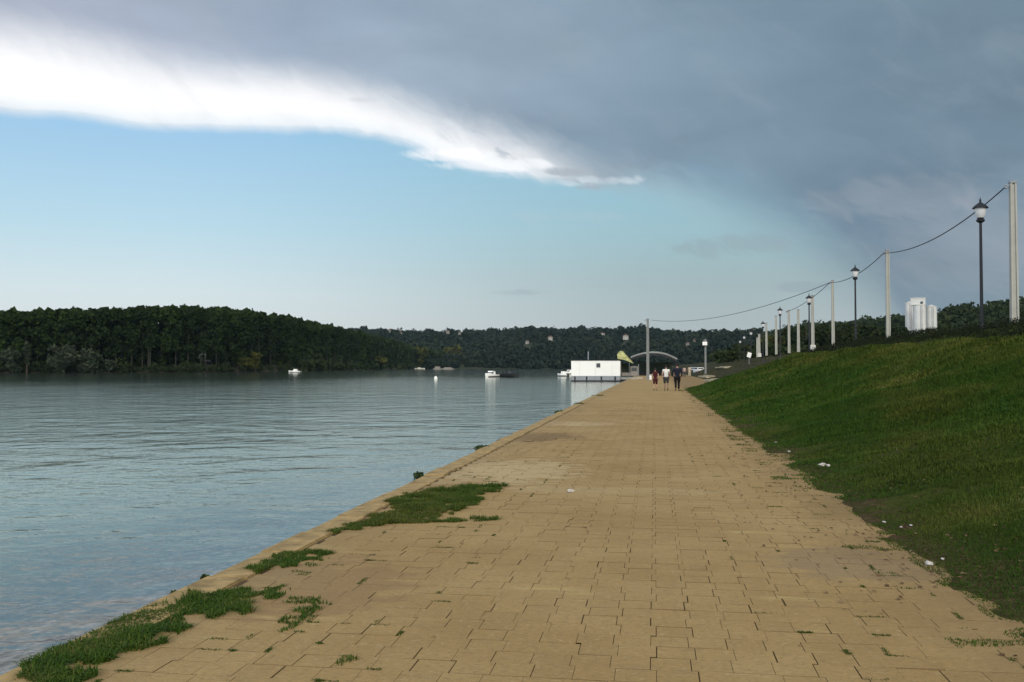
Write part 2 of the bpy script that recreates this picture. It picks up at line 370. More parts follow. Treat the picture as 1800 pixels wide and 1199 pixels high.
# damp, dirty margins
edge = t.m('ADD', sp.outputs[0], t.m('MULTIPLY', t.m('SUBTRACT', t.noise(P, 1.3, 4, .6), .5), 1.6))
base = t.mix(t.ss(edge, 1.3, 2.5, 0, .6), base, (.20, .135, .065))
base = t.mix(t.ss(edge, -2.3, -3.2, 0, .35), base, (.30, .22, .12))
base = t.mix(t.m('LESS_THAN', attr(t), -.5), base, (.19, .13, .064))
t.put(b.inputs['Base Color'], base)
bn = t.new('ShaderNodeBump'); bn.inputs['Distance'].default_value = .006; t.put(bn.inputs['Height'], t.noise(P, 60, 4, .7)); t.l.new(bn.outputs[0], b.inputs['Normal'])

S = .215
quads = []; att = []
def cell(x0, x1, y0, y1, g, e, pl, r):
    """one cell of a paver; g gaps and e bevels per side: left, right, near, far"""
    a, c_, d, f_ = x0 + g[0], x1 - g[1], y0 + g[2], y1 - g[3]
    z = lambda x, y: pl[0] + (x - pl[3]) * pl[1] + (y - pl[4]) * pl[2]
    bl, br, bn_, bf = (.0011 * k for k in e)
    A = [(a + bl, d + bn_), (c_ - br, d + bn_), (c_ - br, f_ - bf), (a + bl, f_ - bf)]
    B = [(a, d), (c_, d), (c_, f_), (a, f_)]
    quads.append([(x, y, z(x, y)) for x, y in A]); att.append(r)
    for i, k in enumerate((e[2], e[1], e[3], e[0])):
        if not k: continue
        j = (i + 1) % 4
        quads.append([(*A[i], z(*A[i])), (*B[i], -.0075), (*B[j], -.0075), (*A[j], z(*A[j]))]); att.append(-1.0)
nr = int((42 - 2.2) / S); x_start = -3.02; ncol = 27
jog = lambda j: .016 if j % 2 else -.016
def gap():
    u = random.random()
    return random.uniform(.0025, .0065) if u < .08 else (max(.0002, random.gauss(.0011, .0009)) if u < .5 else .0002)
used = set()
for j in range(nr):
    for i in range(ncol):
        if (i, j) in used: continue
        used.add((i, j)); cells = [(i, j)]; u = random.random()
        if u < .20 and i < ncol - 1 and (i + 1, j) not in used: cells.append((i + 1, j))
        elif u < .50 and j < nr - 1 and (i, j + 1) not in used: cells.append((i, j + 1))
        used.update(cells)
        cx = x_start + (i + .5) * S; cy = 2.2 + (j + .5) * S
        pl = (random.gauss(0, .0010), random.gauss(0, .006), random.gauss(0, .006), cx, cy); rr = random.random() ** 1.4
        for (p, q) in cells:
            g = [gap() for _ in range(4)]; e = [1, 1, 1, 1]
            for k, nb in enumerate(((p - 1, q), (p + 1, q), (p, q - 1), (p, q + 1))):
                if nb in cells: g[k] = 0; e[k] = 0
            cell(x_start + p * S + jog(q), x_start + (p + 1) * S + jog(q), 2.2 + q * S, 2.2 + (q + 1) * S, g, e, pl, rr)
from_np('path', np.array(quads), 4, mp, att)['kind'] = 'structure'
# sub-base of earth in the joints, and the far part of the promenade
msoil = mat('joint_soil', (.085, .055, .025), .95, .4, 9)
me = bpy.data.meshes.new('path_bed'); me.from_pydata([(-3.05, 1, -.0055), (3.2, 1, -.0055), (3.2, 42.2, -.0055), (-3.05, 42.2, -.0055)], [], [(0, 1, 2, 3)]); me.update()
link('path_bed', me, msoil)['kind'] = 'structure'
def foot(y): return 2.3 + sstep(y, 66, 112) * 4.3
ys = np.concatenate([np.linspace(41.98, 120, 60), np.linspace(125, 320, 20)])
P_ = np.array([[(-3.05 + u * (foot(y) + 3.05 + 1.5), y, 0.0) for u in np.linspace(0, 1, 8)] for y in ys])
from_np_far = grid_mesh('path', P_, mp, 'structure')
# concrete kerb on the water side
mk = mat('kerb_concrete', (.37, .26, .115), .9, .38, 5, bump=.02)
mbk = MB(); y = 1.0
while y < 300:
    L = 1.0 if y < 60 else 8.0
    hz = random.gauss(0, .004); dx = random.gauss(0, .006)
    mbk.box((-3.21 + dx, y + L / 2, -.35 + hz), (.31, L - (.012 if y < 60 else 0), .72), .012 if y < 60 else 0)
    y += L
mbk.build('kerb', mk)['kind'] = 'structure'

# embankment and land behind it
def slope_z(x, y):
    f = foot(y); tt = np.clip((x - f) / 7.5, 0, None)
    z = 2.4 * np.where(tt < 1, tt ** 1.22, 1.0)
    z = z + .72 * sstep(x - f, 8.3, 10.9)
    n = (vnoise(x, y, 1.7) - .5) * .30 + (vnoise(x + 9, y + 3, .55) - .5) * .07 + (vnoise(x + 5, y, 4.5) - .5) * .22
    edge = np.clip((x - f + .5) / 1.2, 0, 1)
    near_n = (vnoise(x, y, .9) - .5) * .05 + (vnoise(x + 31, y, .28) - .5) * .035
    return z + n * np.clip((x - f) / 2, 0, 1) + near_n * edge - .012 + np.clip((x - f + .35), -1, .35) * .05
mg = bpy.data.materials.new('grassy_earth'); mg.use_nodes = True; t = NT(mg.node_tree); b = t.n['Principled BSDF']; b.inputs['Roughness'].default_value = .95; b.inputs['Specular IOR Level'].default_value = .1
P = t.pos(); sp = t.new('ShaderNodeSeparateXYZ'); t.l.new(P, sp.inputs[0])
g = t.ramp(t.noise(P, 1.1, 6, .7), [(.3, (0.0252, 0.0505, 0.0056)), (.5, (0.0477, 0.0786, 0.0084)), (.68, (0.0842, 0.0983, 0.0168))])
g = t.mix(t.ss(t.noise(t.scale(P, (1, .6, 1)), .35, 4, .6), .5, .72, 0, .6), g, (.085, .075, .026))
edge = t.m('ADD', sp.outputs[0], t.m('MULTIPLY', t.m('SUBTRACT', t.noise(P, 1.1, 4, .6), .5), 1.8))
g = t.mix(t.ss(edge, 3.2, 2.2, 0, .85), g, t.ramp(t.noise(P, 12, 6, .8), [(.35, (.05, .032, .018)), (.5, (.10, .062, .033)), (.68, (.19, .13, .08))]))
rub = t.ramp(t.noise(P, 1.5, 5, .7), [(.35, (.022, .022, .010)), (.55, (.055, .055, .026)), (.75, (.11, .098, .065))])
lim = t.m('ADD', sp.outputs[1], t.m('MULTIPLY', t.m('SUBTRACT', sp.outputs[0], 9), 2.6))
lim = t.m('ADD', lim, t.m('MULTIPLY', t.m('SUBTRACT', t.noise(P, .15, 3), .5), 14))
g = t.mix(t.ss(lim, 64, 74), g, rub)
t.put(b.inputs['Base Color'], g)
bn = t.new('ShaderNodeBump'); bn.inputs['Distance'].default_value = .12; t.put(bn.inputs['Height'], t.noise(P, 7, 6, .75)); t.l.new(bn.outputs[0], b.inputs['Normal'])
us = np.concatenate([np.linspace(-.5, 1.6, 40), np.linspace(1.7, 9, 60), np.linspace(9.3, 14, 16), [17, 20, 30, 60, 150, 400, 1200]])
ys = np.concatenate([np.linspace(-30, 2, 12), np.linspace(2.3, 30, 200), np.linspace(30.5, 75, 90), np.linspace(77, 140, 32), np.linspace(150, 400, 20), [500, 700, 1000, 1500]])
U, Y = np.meshgrid(us, ys, indexing='ij'); X = U + foot(Y)
Z = slope_z(X, Y)
grid_mesh('embankment', np.stack([X, Y, Z], -1), mg, 'structure')
# far ground closing the promenade towards the hills
me = bpy.data.meshes.new('ground'); me.from_pydata([(-3.3, 300, -.02), (14, 300, -.02), (60, 1500, 1), (-160, 1400, .3), (-70, 900, .1), (-30, 600, .1)], [], [(0, 1, 2, 3, 4, 5)]); me.update()
link('ground', me, mg)['kind'] = 'structure'
# road on the dyke
masp = mat('asphalt', (.05, .05, .052), .9, .2, 3)
P_ = np.array([[(foot(y) + u, y, slope_z(np.array(20.), np.array(y)) * 0 + 3.19) for u in (12.6, 18.6)] for y in np.linspace(-20, 400, 60)])
grid_mesh('road', P_, masp, 'structure')

# ------------------------------------------------------------------ grass
def blades(pts, h, wd, lean=.5, k=2):
    """pts (n,3), h (n,), wd (n,) -> triangles, bent blades of two faces sharing a kink"""
    n = len(pts); a = rng.random(n) * 2 * np.pi; d = np.stack([np.cos(a), np.sin(a), np.zeros(n)], -1)
    s = np.stack([-np.sin(a), np.cos(a), np.zeros(n)], -1)
    ln = (rng.random(n) * lean)[:, None]; h = h[:, None]; wd = wd[:, None]
    up = np.array([[0, 0, 1.]])
    mid = pts + up * h * .55 + d * h * ln * .35
    tip = pts + up * h * (1 - .35 * ln) + d * h * ln * 1.1
    b0 = pts - s * wd - up * .01; b1 = pts + s * wd - up * .01
    m0 = mid - s * wd * .7; m1 = mid + s * wd * .7
    T = np.stack([b0, b1, m1, b0, m1, m0, m0, m1, tip], 1).reshape(-1, 3, 3)
    return T
mgr = bpy.data.materials.new('grass_blades'); mgr.use_nodes = True; t = NT(mgr.node_tree); b = t.n['Principled BSDF']; b.inputs['Roughness'].default_value = .7; b.inputs['Specular IOR Level'].default_value = .15
P = t.pos(); sp = t.new('ShaderNodeSeparateXYZ'); t.l.new(P, sp.inputs[0])
lush = t.ramp(attr(t), [(0, (0.0140, 0.0411, 0.0026)), (.5, (0.0296, 0.0739, 0.0043)), (.85, (0.0523, 0.0945, 0.0087)), (1, (0.1132, 0.1233, 0.0261))])
dry = t.ramp(attr(t), [(0, (0.0362, 0.0523, 0.0047)), (.55, (0.0704, 0.0849, 0.0092)), (1, (0.1709, 0.1525, 0.0414))])
dn = t.m('ADD', t.ss(t.noise(t.scale(P, (1, .6, 1)), .4, 4, .6), .42, .66), t.ss(sp.outputs[2], 1.2, 2.3, -.1, .55))
t.put(b.inputs['Base Color'], t.mix(t.m('MULTIPLY', dn, .85, clamp=True), lush, dry))
def scatter_slope(y0, y1, dens, h0, w0, umin=-.65, umax=8.6):
    n = int((y1 - y0) * (umax - umin) * dens)
    y = y0 + rng.random(n) * (y1 - y0); u = umin + rng.random(n) * (umax - umin); x = foot(y) + u
    # only what lies in the field of view (plus a margin)
    keep = (x < y * .42 + 1.2)
    patch = vnoise(x + 3, y, .8) * .6 + vnoise(x, y + 7, .25) * .4
    keep &= (patch > .50 - np.clip((u + .7) / 1.1, 0, 1) * .36 - np.clip((u - .5) / 2.5, 0, 1) * .12)
    keep &= (y + (x - 9) * 2.6 < 70 + 10 * vnoise(x, y, 3))
    x = x[keep]; y = y[keep]
    z = slope_z(x, y); k = (z > -.004) | (vnoise(x * .28 + 11, y, .10) * .55 + vnoise(x, y, .6) * .45 > .69); x, y, z = x[k], y[k], np.maximum(z[k], 0)
    soil = (vnoise(x + 17, y + 4, .9) * .6 + vnoise(x, y + 9, .35) * .4 > .655 + .5 * np.clip((x - foot(y) - 1.0) / 2.5, 0, 1)) & (x - foot(y) < 3.2) & (rng.random(len(x)) < .80)
    x, y, z = x[~soil], y[~soil], z[~soil]
    tall = .55 + .9 * vnoise(x, y, 1.1) + .5 * (vnoise(x + 40, y, 3.5) > .72)
    short = np.clip((x - foot(y) + .5) / 1.5, .35, 1)
    h = h0 * tall * short * (.6 + .8 * rng.random(len(x))); w_ = w0 * (.6 + .8 * rng.random(len(x)))
    T = blades(np.stack([x, y, z], -1), h, w_, 1.6)
    r = np.repeat(np.clip(.45 * rng.random(len(x)) + .35 * vnoise(x, y, .35) + .45 * (vnoise(x, y + 60, 1.6) - .35), 0, 1), 3)
    return T, r
parts = [scatter_slope(4.0, 12, 4200, .040, .0034), scatter_slope(12, 26, 1500, .055, .0062), scatter_slope(26, 46, 420, .085, .012), scatter_slope(46, 80, 160, .10, .024)]
T = np.concatenate([p[0] for p in parts]); A = np.concatenate([p[1] for p in parts])
g_ = from_np('grass', T.reshape(-1, 3), 3, mgr, A); tag(g_, 'short green grass covering the embankment beside the path', 'grass', kind='stuff')

def inside(poly, x, y):
    c = np.zeros(len(x), bool); n = len(poly)
    for i in range(n):
        x1, y1 = poly[i]; x2, y2 = poly[(i + 1) % n]
        cond = ((y1 > y) != (y2 > y)) & (x < (x2 - x1) * (y - y1) / ((y2 - y1) or 1e-9) + x1)
        c ^= cond
    return c
patches = [
 ([(0, 1230), (55, 1165), (160, 1112), (290, 1062), (370, 1038), (430, 1036), (490, 1030), (505, 1042), (470, 1064), (430, 1080), (350, 1082), (310, 1098), (320, 1112), (270, 1132), (190, 1165), (120, 1200), (60, 1245)], 5200, .055, 'large patch of grass along the kerb at the bottom left of the path'),
 ([(436, 1004), (470, 982), (520, 967), (590, 975), (560, 984), (520, 990), (455, 1009)], 5200, .045, 'small grass patch at the kerb between the two large patches'),
 ([(565, 938), (640, 913), (694, 895), (680, 882), (720, 868), (800, 858), (886, 853), (885, 860), (835, 872), (842, 884), (790, 900), (745, 915), (870, 911), (876, 915), (750, 919), (650, 925), (600, 936)], 4600, .055, 'grass patch growing across the kerb in the middle of the left edge'),
 ([(478, 1112), (498, 1088), (550, 1062), (568, 1068), (520, 1098), (500, 1112)], 3500, .035, 'thin yellowish grass tuft on the pavers beside the large patch'),
 ([(500, 1052), (540, 1052), (600, 1060), (595, 1064), (530, 1058), (500, 1058)], 3500, .03, 'narrow strip of grass in a paver joint right of the large patch'),
 ([(598, 1160), (634, 1154), (630, 1170), (602, 1172)], 3500, .02, 'tiny clump of grass between pavers near the bottom edge'),
 ([(515, 1000), (560, 992), (556, 1002), (520, 1012)], 2500, .02, 'sparse grass in the joints just below the small kerb patch'),
]
for poly, dens, h0, lab in patches:
    W = [(gnd(*p).x, gnd(*p).y) for p in poly]
    xs_ = [p[0] for p in W]; ys_ = [p[1] for p in W]
    n = int((max(xs_) - min(xs_)) * (max(ys_) - min(ys_)) * dens * 2.2)
    x = min(xs_) + rng.random(n) * (max(xs_) - min(xs_)); y = min(ys_) + rng.random(n) * (max(ys_) - min(ys_))
    jx = x + (vnoise(x, y, .12) - .5) * .22; jy = y + (vnoise(x + 7, y, .12) - .5) * .30
    k = inside(W, jx, jy) & (vnoise(x, y + 2, .17) > .16); x, y = x[k], y[k]
    x = np.maximum(x, -3.34)
    h = h0 * (.4 + 1.1 * vnoise(x, y, .3)) * (.6 + .8 * rng.random(len(x)))
    T = blades(np.stack([x, y, np.full(len(x), .0)], -1), h * .8, .0034 * (.7 + .7 * rng.random(len(x))), 2.2)
    r = np.repeat(np.clip(.15 + .55 * rng.random(len(x)) + .42 * vnoise(x, y, .2), 0, 1), 3)
    tag(from_np('grass', T.reshape(-1, 3), 3, mgr, r), lab, 'grass', kind='stuff')
# weeds growing in the open joints
xs_, ys_ = [], []
for _ in range(190):
    left = random.random() < .6
    jx = x_start + (random.randrange(0, 8) if left else random.randrange(17, 25)) * S
    jy = 2.2 + int(10 + 80 * random.random() ** 1.8) * S
    m_ = random.randrange(20, 110); horiz = random.random() < .6
    L = random.uniform(.04, .2)
    for _k in range(m_):
        a_ = random.uniform(0, L)
        xs_.append(jx + (a_ if horiz else random.gauss(0, .006))); ys_.append(jy + (random.gauss(0, .006) if horiz else a_))
x = np.array(xs_); y = np.array(ys_)
T = blades(np.stack([x, y, np.full(len(x), -.004)], -1), .008 + .012 * rng.random(len(x)), np.full(len(x), .0028), 2.0)
tag(from_np('weeds', T.reshape(-1, 3), 3, mgr, np.repeat(rng.random(len(x)), 3)), 'tiny weeds growing in the joints between the pavers', 'weeds', kind='stuff')

n = 2600; y = 4.3 + 22 * rng.random(n) ** 1.4; u = rng.normal(.35, .75, n); x = foot(y) + u
k = vnoise(x, y + 30, .7) > .35; x, y = x[k], y[k]; z = np.maximum(slope_z(x, y), .0) + .006
a_ = rng.random(len(x)) * 6.28; L_ = .012 + .018 * rng.random(len(x)); cx_, sy_ = np.cos(a_) * L_, np.sin(a_) * L_; hz_ = .012 * rng.random(len(x))
Q_ = np.stack([np.stack([x - cx_, y - sy_, z], -1), np.stack([x + sy_ * .5, y - cx_ * .5, z + hz_], -1), np.stack([x + cx_, y + sy_, z + hz_ * .4], -1), np.stack([x - sy_ * .5, y + cx_ * .5, z], -1)], 1)
tag(from_np('dead_leaves', Q_.reshape(-1, 3), 4, leafmat('dry_leaf', [(0, (.06, .03, .018)), (.6, (.14, .08, .04)), (1, (.32, .24, .15))], big=2), rng.random(len(x))), 'small dry brown leaves scattered along the edge of the grass', 'dead leaves', kind='stuff')

# tufts leaning over the water edge
mweed = leafmat('dark_weed', [(0, (.015, .03, .012)), (1, (.06, .09, .03))], big=2)
def tuft(px, py, n, h, spread, lab):
    h *= .55
    g = gnd(px, py, -.05);     x = rng.uniform(-spread * 1.3, spread * 1.3, n); y = rng.uniform(-spread * 2.2, spread * 2.2, n)
    T = blades(np.stack([x, y, np.full(n, -.1)], -1), h * (.5 + rng.random(n)), np.full(n, .008), 1.3)
    q = leaves(ellipsoid_pts(int(n * 3), (0, 0, h * .2), (spread * 1.4, spread * 2.4, h * .6), .2), .045)
    T3 = T.reshape(-1, 3, 3); T4 = np.concatenate([T3, (T3[:, 2:3] * .98 + T3[:, 0:1] * .02)], 1)
    allq = np.concatenate([T4, q]); o = from_np('weed_tuft', allq.reshape(-1, 3), 4, mweed, rng.random(len(allq))); o.location = g
    tag(o, lab, 'weed', 'weeds at the water edge')
def ellipsoid_pts(n, c, r, shell=.55):
    v = rng.normal(size=(n, 3)); v /= np.linalg.norm(v, axis=1)[:, None]
    rad = (shell + (1 - shell) * rng.random(n)) [:, None]
    return np.array(c) + v * rad * np.array(r)
def leaves(pts, size, flat=.5):
    n = len(pts); a = rng.normal(size=(n, 3)); a /= np.linalg.norm(a, axis=1)[:, None]
    b_ = np.cross(a, rng.normal(size=(n, 3))); b_ /= np.linalg.norm(b_, axis=1)[:, None]
    s = (size * (.6 + .8 * rng.random(n)))[:, None]
    a = a * s * .5; b_ = b_ * s * .5 * .8
    return np.stack([pts - a - b_, pts + a - b_, pts + a * .7 + b_, pts - a + b_ * .8], 1)
for a in [(736, 838, 60, .16, .05, 'small dark weed at the water edge beside the middle grass patch'),
          (848, 789, 90, .17, .12, 'low dark weed clump on the kerb edge beyond the middle grass patch'),
          (880, 776, 30, .09, .06, 'tiny dark weed on the kerb just past the low clump'),
          (984, 726, 90, .22, .12, 'dark weed clump on the kerb edge halfway to the houseboat'),
          (1018, 712, 120, .25, .2, 'long dark weed clump on the kerb edge nearest the houseboat'),
          (1052, 697, 110, .25, .3, 'far low weeds on the kerb in front of the white houseboat'),
          (306, 1047, 20, .05, .012, 'tiny weed sprouting from the kerb beside the large grass patch'),
          (360, 1018, 24, .055, .012, 'small weed leaning over the water above the large grass patch')]:
    tuft(*a)

# ------------------------------------------------------------------ hills with woods
def interp(tab, x): 
    tab = sorted(tab); return np.interp(x, [p[0] for p in tab], [p[1] for p in tab])
hill_px = [(-700, 700, 1300, 572), (300, 800, 1400, 574), (640, 880, 1500, 574), (720, 900, 1500, 577), (800, 900, 1500, 578), (880, 900, 1500, 575), (920, 900, 1480, 571), (990, 900, 1480, 573), (1060, 900, 1450, 572), (1130, 880, 1450, 571), (1180, 850, 1400, 576), (1250, 800, 1300, 579), (1290, 750, 1200, 577), (1340, 650, 1050, 573), (1400, 550, 900, 567), (1500, 450, 720, 561), (1560, 420, 650, 551), (1600, 400, 610, 546), (1650, 380, 590, 540), (1700, 360, 570, 531), (1800, 350, 550, 524), (1900, 340, 540, 518), (2400, 340, 540, 515)]
azs = [azel(p[0], 645)[0] for p in hill_px]
TREE = [16 if p[2] > 1000 else 10 for p in hill_px]
tz = [EYE + math.tan(R(azel(p[0], p[3])[1])) * p[2] - tr_ for p, tr_ in zip(hill_px, TREE)]
fd = [p[1] for p in hill_px]; rd = [p[2] for p in hill_px]
def hill_point(a, s):            # s 0 foot .. 1 ridge .. 1.5 behind
    f_ = np.interp(a, azs, fd); r_ = np.interp(a, azs, rd); h_ = np.interp(a, azs, tz)
    d = f_ + (r_ - f_) * s
    z = h_ * np.where(s < 1, np.sin(np.clip(s, 0, 1) * np.pi / 2) ** 1.15, 1 - (s - 1) * .3) - .6
    z = z + (vnoise(a * 3 + 50, s * 4 + 9, 1.0) - .5) * 9 * np.clip(s * 3, 0, 1) * np.clip((1 - s) * 3, 0, 1)
    ar = np.radians(a); return np.stack([d * np.sin(ar), d * np.cos(ar), z], -1)
mh = mat('hill_ground', (.035, .045, .02), .95, .3, .01)
A_, S_ = np.meshgrid(np.linspace(azs[0], azs[-1], 260), np.linspace(0, 1.6, 26), indexing='ij')
grid_mesh('hills', hill_point(A_, S_), mh, 'structure')
# houses on the hills
HX = []
def house(px, py, wpx, m, lab, roof=True, D=None, side=0.0):
    a = azel(px, py)
    # find s on the hill that shows at this height
    best = min(np.linspace(.05, 1, 60), key=lambda s: abs(math.degrees(math.atan2(float(hill_point(np.array(a[0]), np.array(s))[2]) + 3.5 - EYE, float(np.hypot(*hill_point(np.array(a[0]), np.array(s))[:2])))) - a[1]))
    HX.append((a[0], best, wpx / F * 57.3 / 2 + .26)); p = hill_point(np.array(a[0]), np.array(best)); d = float(np.hypot(p[0], p[1])); wd = wpx * 1.05 / F * d; h = wd * .6
    fwd = Vector((-p[0], -p[1], 0)).normalized()
    pos = Vector(p); pos.z = max(pos.z, EYE + math.tan(R(a[1])) * d - h * .6)
    o = empty('house', pos, math.atan2(fwd.y, fwd.x) + math.pi / 2 + side, label=lab, cat='house', group='houses scattered on the wooded hills')
    MB().box((0, 0, h * .5 - .8), (wd, wd * .8, h + 1.6), .05).build('wall', m, o)
    rb = MB(); rb.sections([[(-wd * .57, y_, h), (wd * .57, y_, h), (0, y_, h + wd * .34)] for y_ in (-wd * .46, wd * .46)]); rb.build('roof', M['roof_red'], o)
    for x_ in (-.26, .26):
        MB().box((x_ * wd, -wd * .405, h * .55), (wd * .16, .12, h * .34), 0).build('window', M['glass'], o)
for i, a in enumerate([(967, 594, 7, 'plaster', 'brightest pale house on the far hill between boats and houseboat'), (927, 601, 5, 'plaster', 'narrow pale house on the hill left of the brightest one'),
          (885, 592, 6, 'plaster2', 'dim cream house high on the hill above the white motorboat'), (1059, 588, 7, 'plaster', 'white house on the hill above the houseboat roof'),
          (1100, 592, 8, 'plaster', 'pale house with red roof on the hill left of the near concrete pole'), (1220, 600, 7, 'plaster2', 'dim house on the hill left of the pole with white box'),
          (1209, 604, 5, 'plaster2', 'small dim house lowest left of the pole with white box'), (1253, 612, 5, 'plaster2', 'small pale house low on the hill right of the pole with white box'),
          (685, 581, 5, 'plaster2', 'small pale house on the ridge just past the island trees'), (704, 586, 6, 'plaster2', 'pinkish house on the ridge above the island tip'),
          (787, 583, 5, 'plaster2', 'faint house under the ridge left of the hill centre'), (808, 585, 4, 'plaster2', 'faintest tiny house under the ridge by its neighbour'),
          (1732, 541, 8, 'plaster2', 'cream house on the right hillside beside the nearest lamp'), (1657, 559, 8, 'plaster2', 'dim house on the hillside just right of the silos')]):
    house(a[0], a[1], a[2], M[a[3]], a[4], side=[.3, -.4, .2, 0, -.25][i % 5])

mfar = leafmat('far_wood_leaves', [(0, (0.0074, 0.0162, 0.0115)), (.45, (0.0130, 0.0243, 0.0153)), (.8, (0.0232, 0.0335, 0.0191)), (1, (0.0372, 0.0405, 0.0287))], big=.006)
mnear = leafmat('hillside_leaves', [(0, (0.0090, 0.0180, 0.0075)), (.5, (0.0210, 0.0338, 0.0105)), (.85, (0.0375, 0.0510, 0.0150)), (1, (0.0600, 0.0638, 0.0225))], big=.015)
def crowns(C, rx, rz, nleaf, size):
    """many crowns at once: clumps of leaf faces"""
    out = []; att_ = []
    for c, a, h in zip(C, rx, rz):
        k = 6; cc = ellipsoid_pts(k, c, (a * .62, a * .62, h * .6), .3)
        pts = np.concatenate([ellipsoid_pts(nleaf // k, q, (a * .55, a * .55, h * .42), .7) for q in cc])
        out.append(leaves(pts, size * (a / 4.5) ** .5)); base_ = rng.random() * .5
        att_.append(np.clip(base_ + np.repeat(rng.random(k) * .3, nleaf // k) + rng.random(len(pts)) * .25, 0, 1))
    return np.concatenate(out), np.concatenate(att_)
def wood(name, a0, a1, n, size_r, leaf, nleaf, m, lab, smax=1.04):
    a = a0 + rng.random(n) * (a1 - a0); s = rng.random(n) ** .85 * smax
    C = hill_point(a, s); rx = size_r * (.65 + .7 * rng.random(n)); rz = rx * (.8 + .5 * rng.random(n))
    C[:, 2] += rz * .55
    keep = np.ones(n, bool)
    for ha, hs, hw in HX: keep &= ~((np.abs(a - ha) < hw) & (s > hs - .22) & (s < hs + .02))
    C, rx, rz = C[keep], rx[keep], rz[keep]
    q, r = crowns(C, rx, rz, nleaf, leaf)
    tag(from_np(name, q.reshape(-1, 3), 4, m, r), lab, 'woodland', kind='stuff')
aL, aM, aR = azel(560, 645)[0], azel(1335, 645)[0], azel(1860, 645)[0]
wood('far_woodland', aL, aM, 4200, 6.5, 1.9, 132, mfar, 'bluish dark woodland covering the far hills')
wood('hillside_woodland', aM, aR, 3000, 4.4, 1.1, 132, mnear, 'dark green woodland on the hillside at right behind the silos')
# ridge crowns so the skyline stays bumpy and closed
n = 420; a = np.linspace(aL, aM, n); C = hill_point(a, np.full(n, .99)); rx = 5.0 * (.6 + .8 * rng.random(n)); C[:, 2] += rx * .75
q, r = crowns(C, rx, rx * .9, 72, 2.2)
tag(from_np('ridge_trees', q.reshape(-1, 3), 4, mfar, r), 'tree line along the ridge of the far hills', 'woodland', kind='stuff')
n = 260; a = np.linspace(aM, aR, n); C = hill_point(a, np.full(n, .99)); rx = 3.4 * (.6 + .9 * rng.random(n)); C[:, 2] += rx * .75
q, r = crowns(C, rx, rx * 1.2, 90, 1.3)
tag(from_np('ridge_trees', q.reshape(-1, 3), 4, mnear, r), 'tree line along the ridge behind the silos at right', 'woodland', kind='stuff')

# ------------------------------------------------------------------ wooded island on the left
isl = [(-420, 320, 17.5), (-200, 325, 18.5), (0, 340, 19.7), (120, 345, 20.6), (240, 355, 22.6), (330, 368, 24.0), (420, 395, 25.0), (500, 440, 25.0), (560, 500, 24.3), (620, 590, 24.2), (660, 680, 23.5), (700, 790, 22), (730, 880, 18), (760, 930, 17), (800, 980, 15), (828, 1020, 8)]
ipx = [p[0] for p in isl]
def shore(px, back=0.0, z=0.0):
    d = float(np.interp(px, ipx, [p[1] for p in isl])) + back
    v = ray(px, 645); hh_ = math.hypot(v.x, v.y); return Vector((v.x / hh_ * d, v.y / hh_ * d, z))
def far_pt(px, back, z):   # behind the shoreline
    return shore(px, back, z)
pp = np.linspace(-420, 828, 90)
P_ = np.array([[tuple(shore(p, bk + (vnoise(p, 3., 12.) * 5 if bk < 5 else 0), zz)) for bk, zz in ((-2, -.6), (1.5, .15), (6, .6), (45, 6.0), (170, 6.0))] for p in pp], dtype=float)
grid_mesh('island_bank', P_, mat('dark_bank_mud', (.04, .035, .025), .95, .3, .2), 'structure')
mpop = leafmat('poplar_leaves', [(0, (0.0060, 0.0126, 0.0026)), (.5, (0.0121, 0.0251, 0.0041)), (.8, (0.0205, 0.0391, 0.0054)), (1, (0.0365, 0.0558, 0.0098))], big=.05)
Q = []; RR = []; TR = []
px = -400.0
while px < 790:
    d0 = shore(px).length; step_px = 3.3 / d0 * F
    for row in range(5):
        jp = px + random.uniform(-.5, .5) * step_px; bk = 5 + row * 5 + random.uniform(-2, 2)
        
        base_ = shore(jp, bk, .5); H = float(np.interp(jp, ipx, [p[2] for p in isl])) * random.uniform(.98, 1.01) + 0.1 * row
        dr = min(1.0, 420 / d0); nl = int((520 if row < 2 else 320) * max(.4, dr ** 1.2))
        rx = random.uniform(1.7, 2.7) / max(.6, dr ** .5); k = 11
        low_ = .30 if row < 1 else (.14 if row < 3 else .02)
        hz = low_ + (1 - low_) * rng.random(k); hz[0] = .97; hz[1] = .92
        r_k = rx * (.45 + .5 * np.sin(np.clip((hz - low_) / (1 - low_), 0, 1) * np.pi * .82 + .3))
        pts = np.concatenate([ellipsoid_pts(nl // k, (base_.x + random.uniform(-.5, .5) * rx, base_.y + random.uniform(-.5, .5) * rx, H * z_ - 1.3 * (z_ > .9)), (rk, rk, H * (.075 if row < 2 else .085)), .5) for z_, rk in zip(hz, r_k)])
        Q.append(leaves(pts, (.75 if row < 2 else (1.5 if row < 3 else 2.4)) / max(.55, dr ** .6))); b0 = random.random() * .35
        RR.append(np.clip(b0 + rng.random(len(pts)) * .35 + np.repeat(rng.random(k) * .2 + (hz > .78) * .22, nl // k), 0, 1))
        if row < 2 and random.random() < .4: TR.append((base_, H * .6, random.uniform(.13, .2)))
    px += step_px
tag(from_np('poplar_wood', np.concatenate(Q).reshape(-1, 3), 4, mpop, np.concatenate(RR)), 'dense dark poplar wood covering the island across the river', 'woodland', kind='stuff')
tb = MB()
for b0, h_, r_ in TR: tb.tube([b0 + Vector((0, 0, -.5)), b0 + Vector((random.gauss(0, .2), 0, h_))], [r_, r_ * .6], 5)
tag(tb.build('poplar_trunks', mat('pale_trunk', (.05, .048, .038), .9, .3, .5)), 'slim pale poplar trunks standing at the front of the island wood', 'tree trunks', kind='stuff')
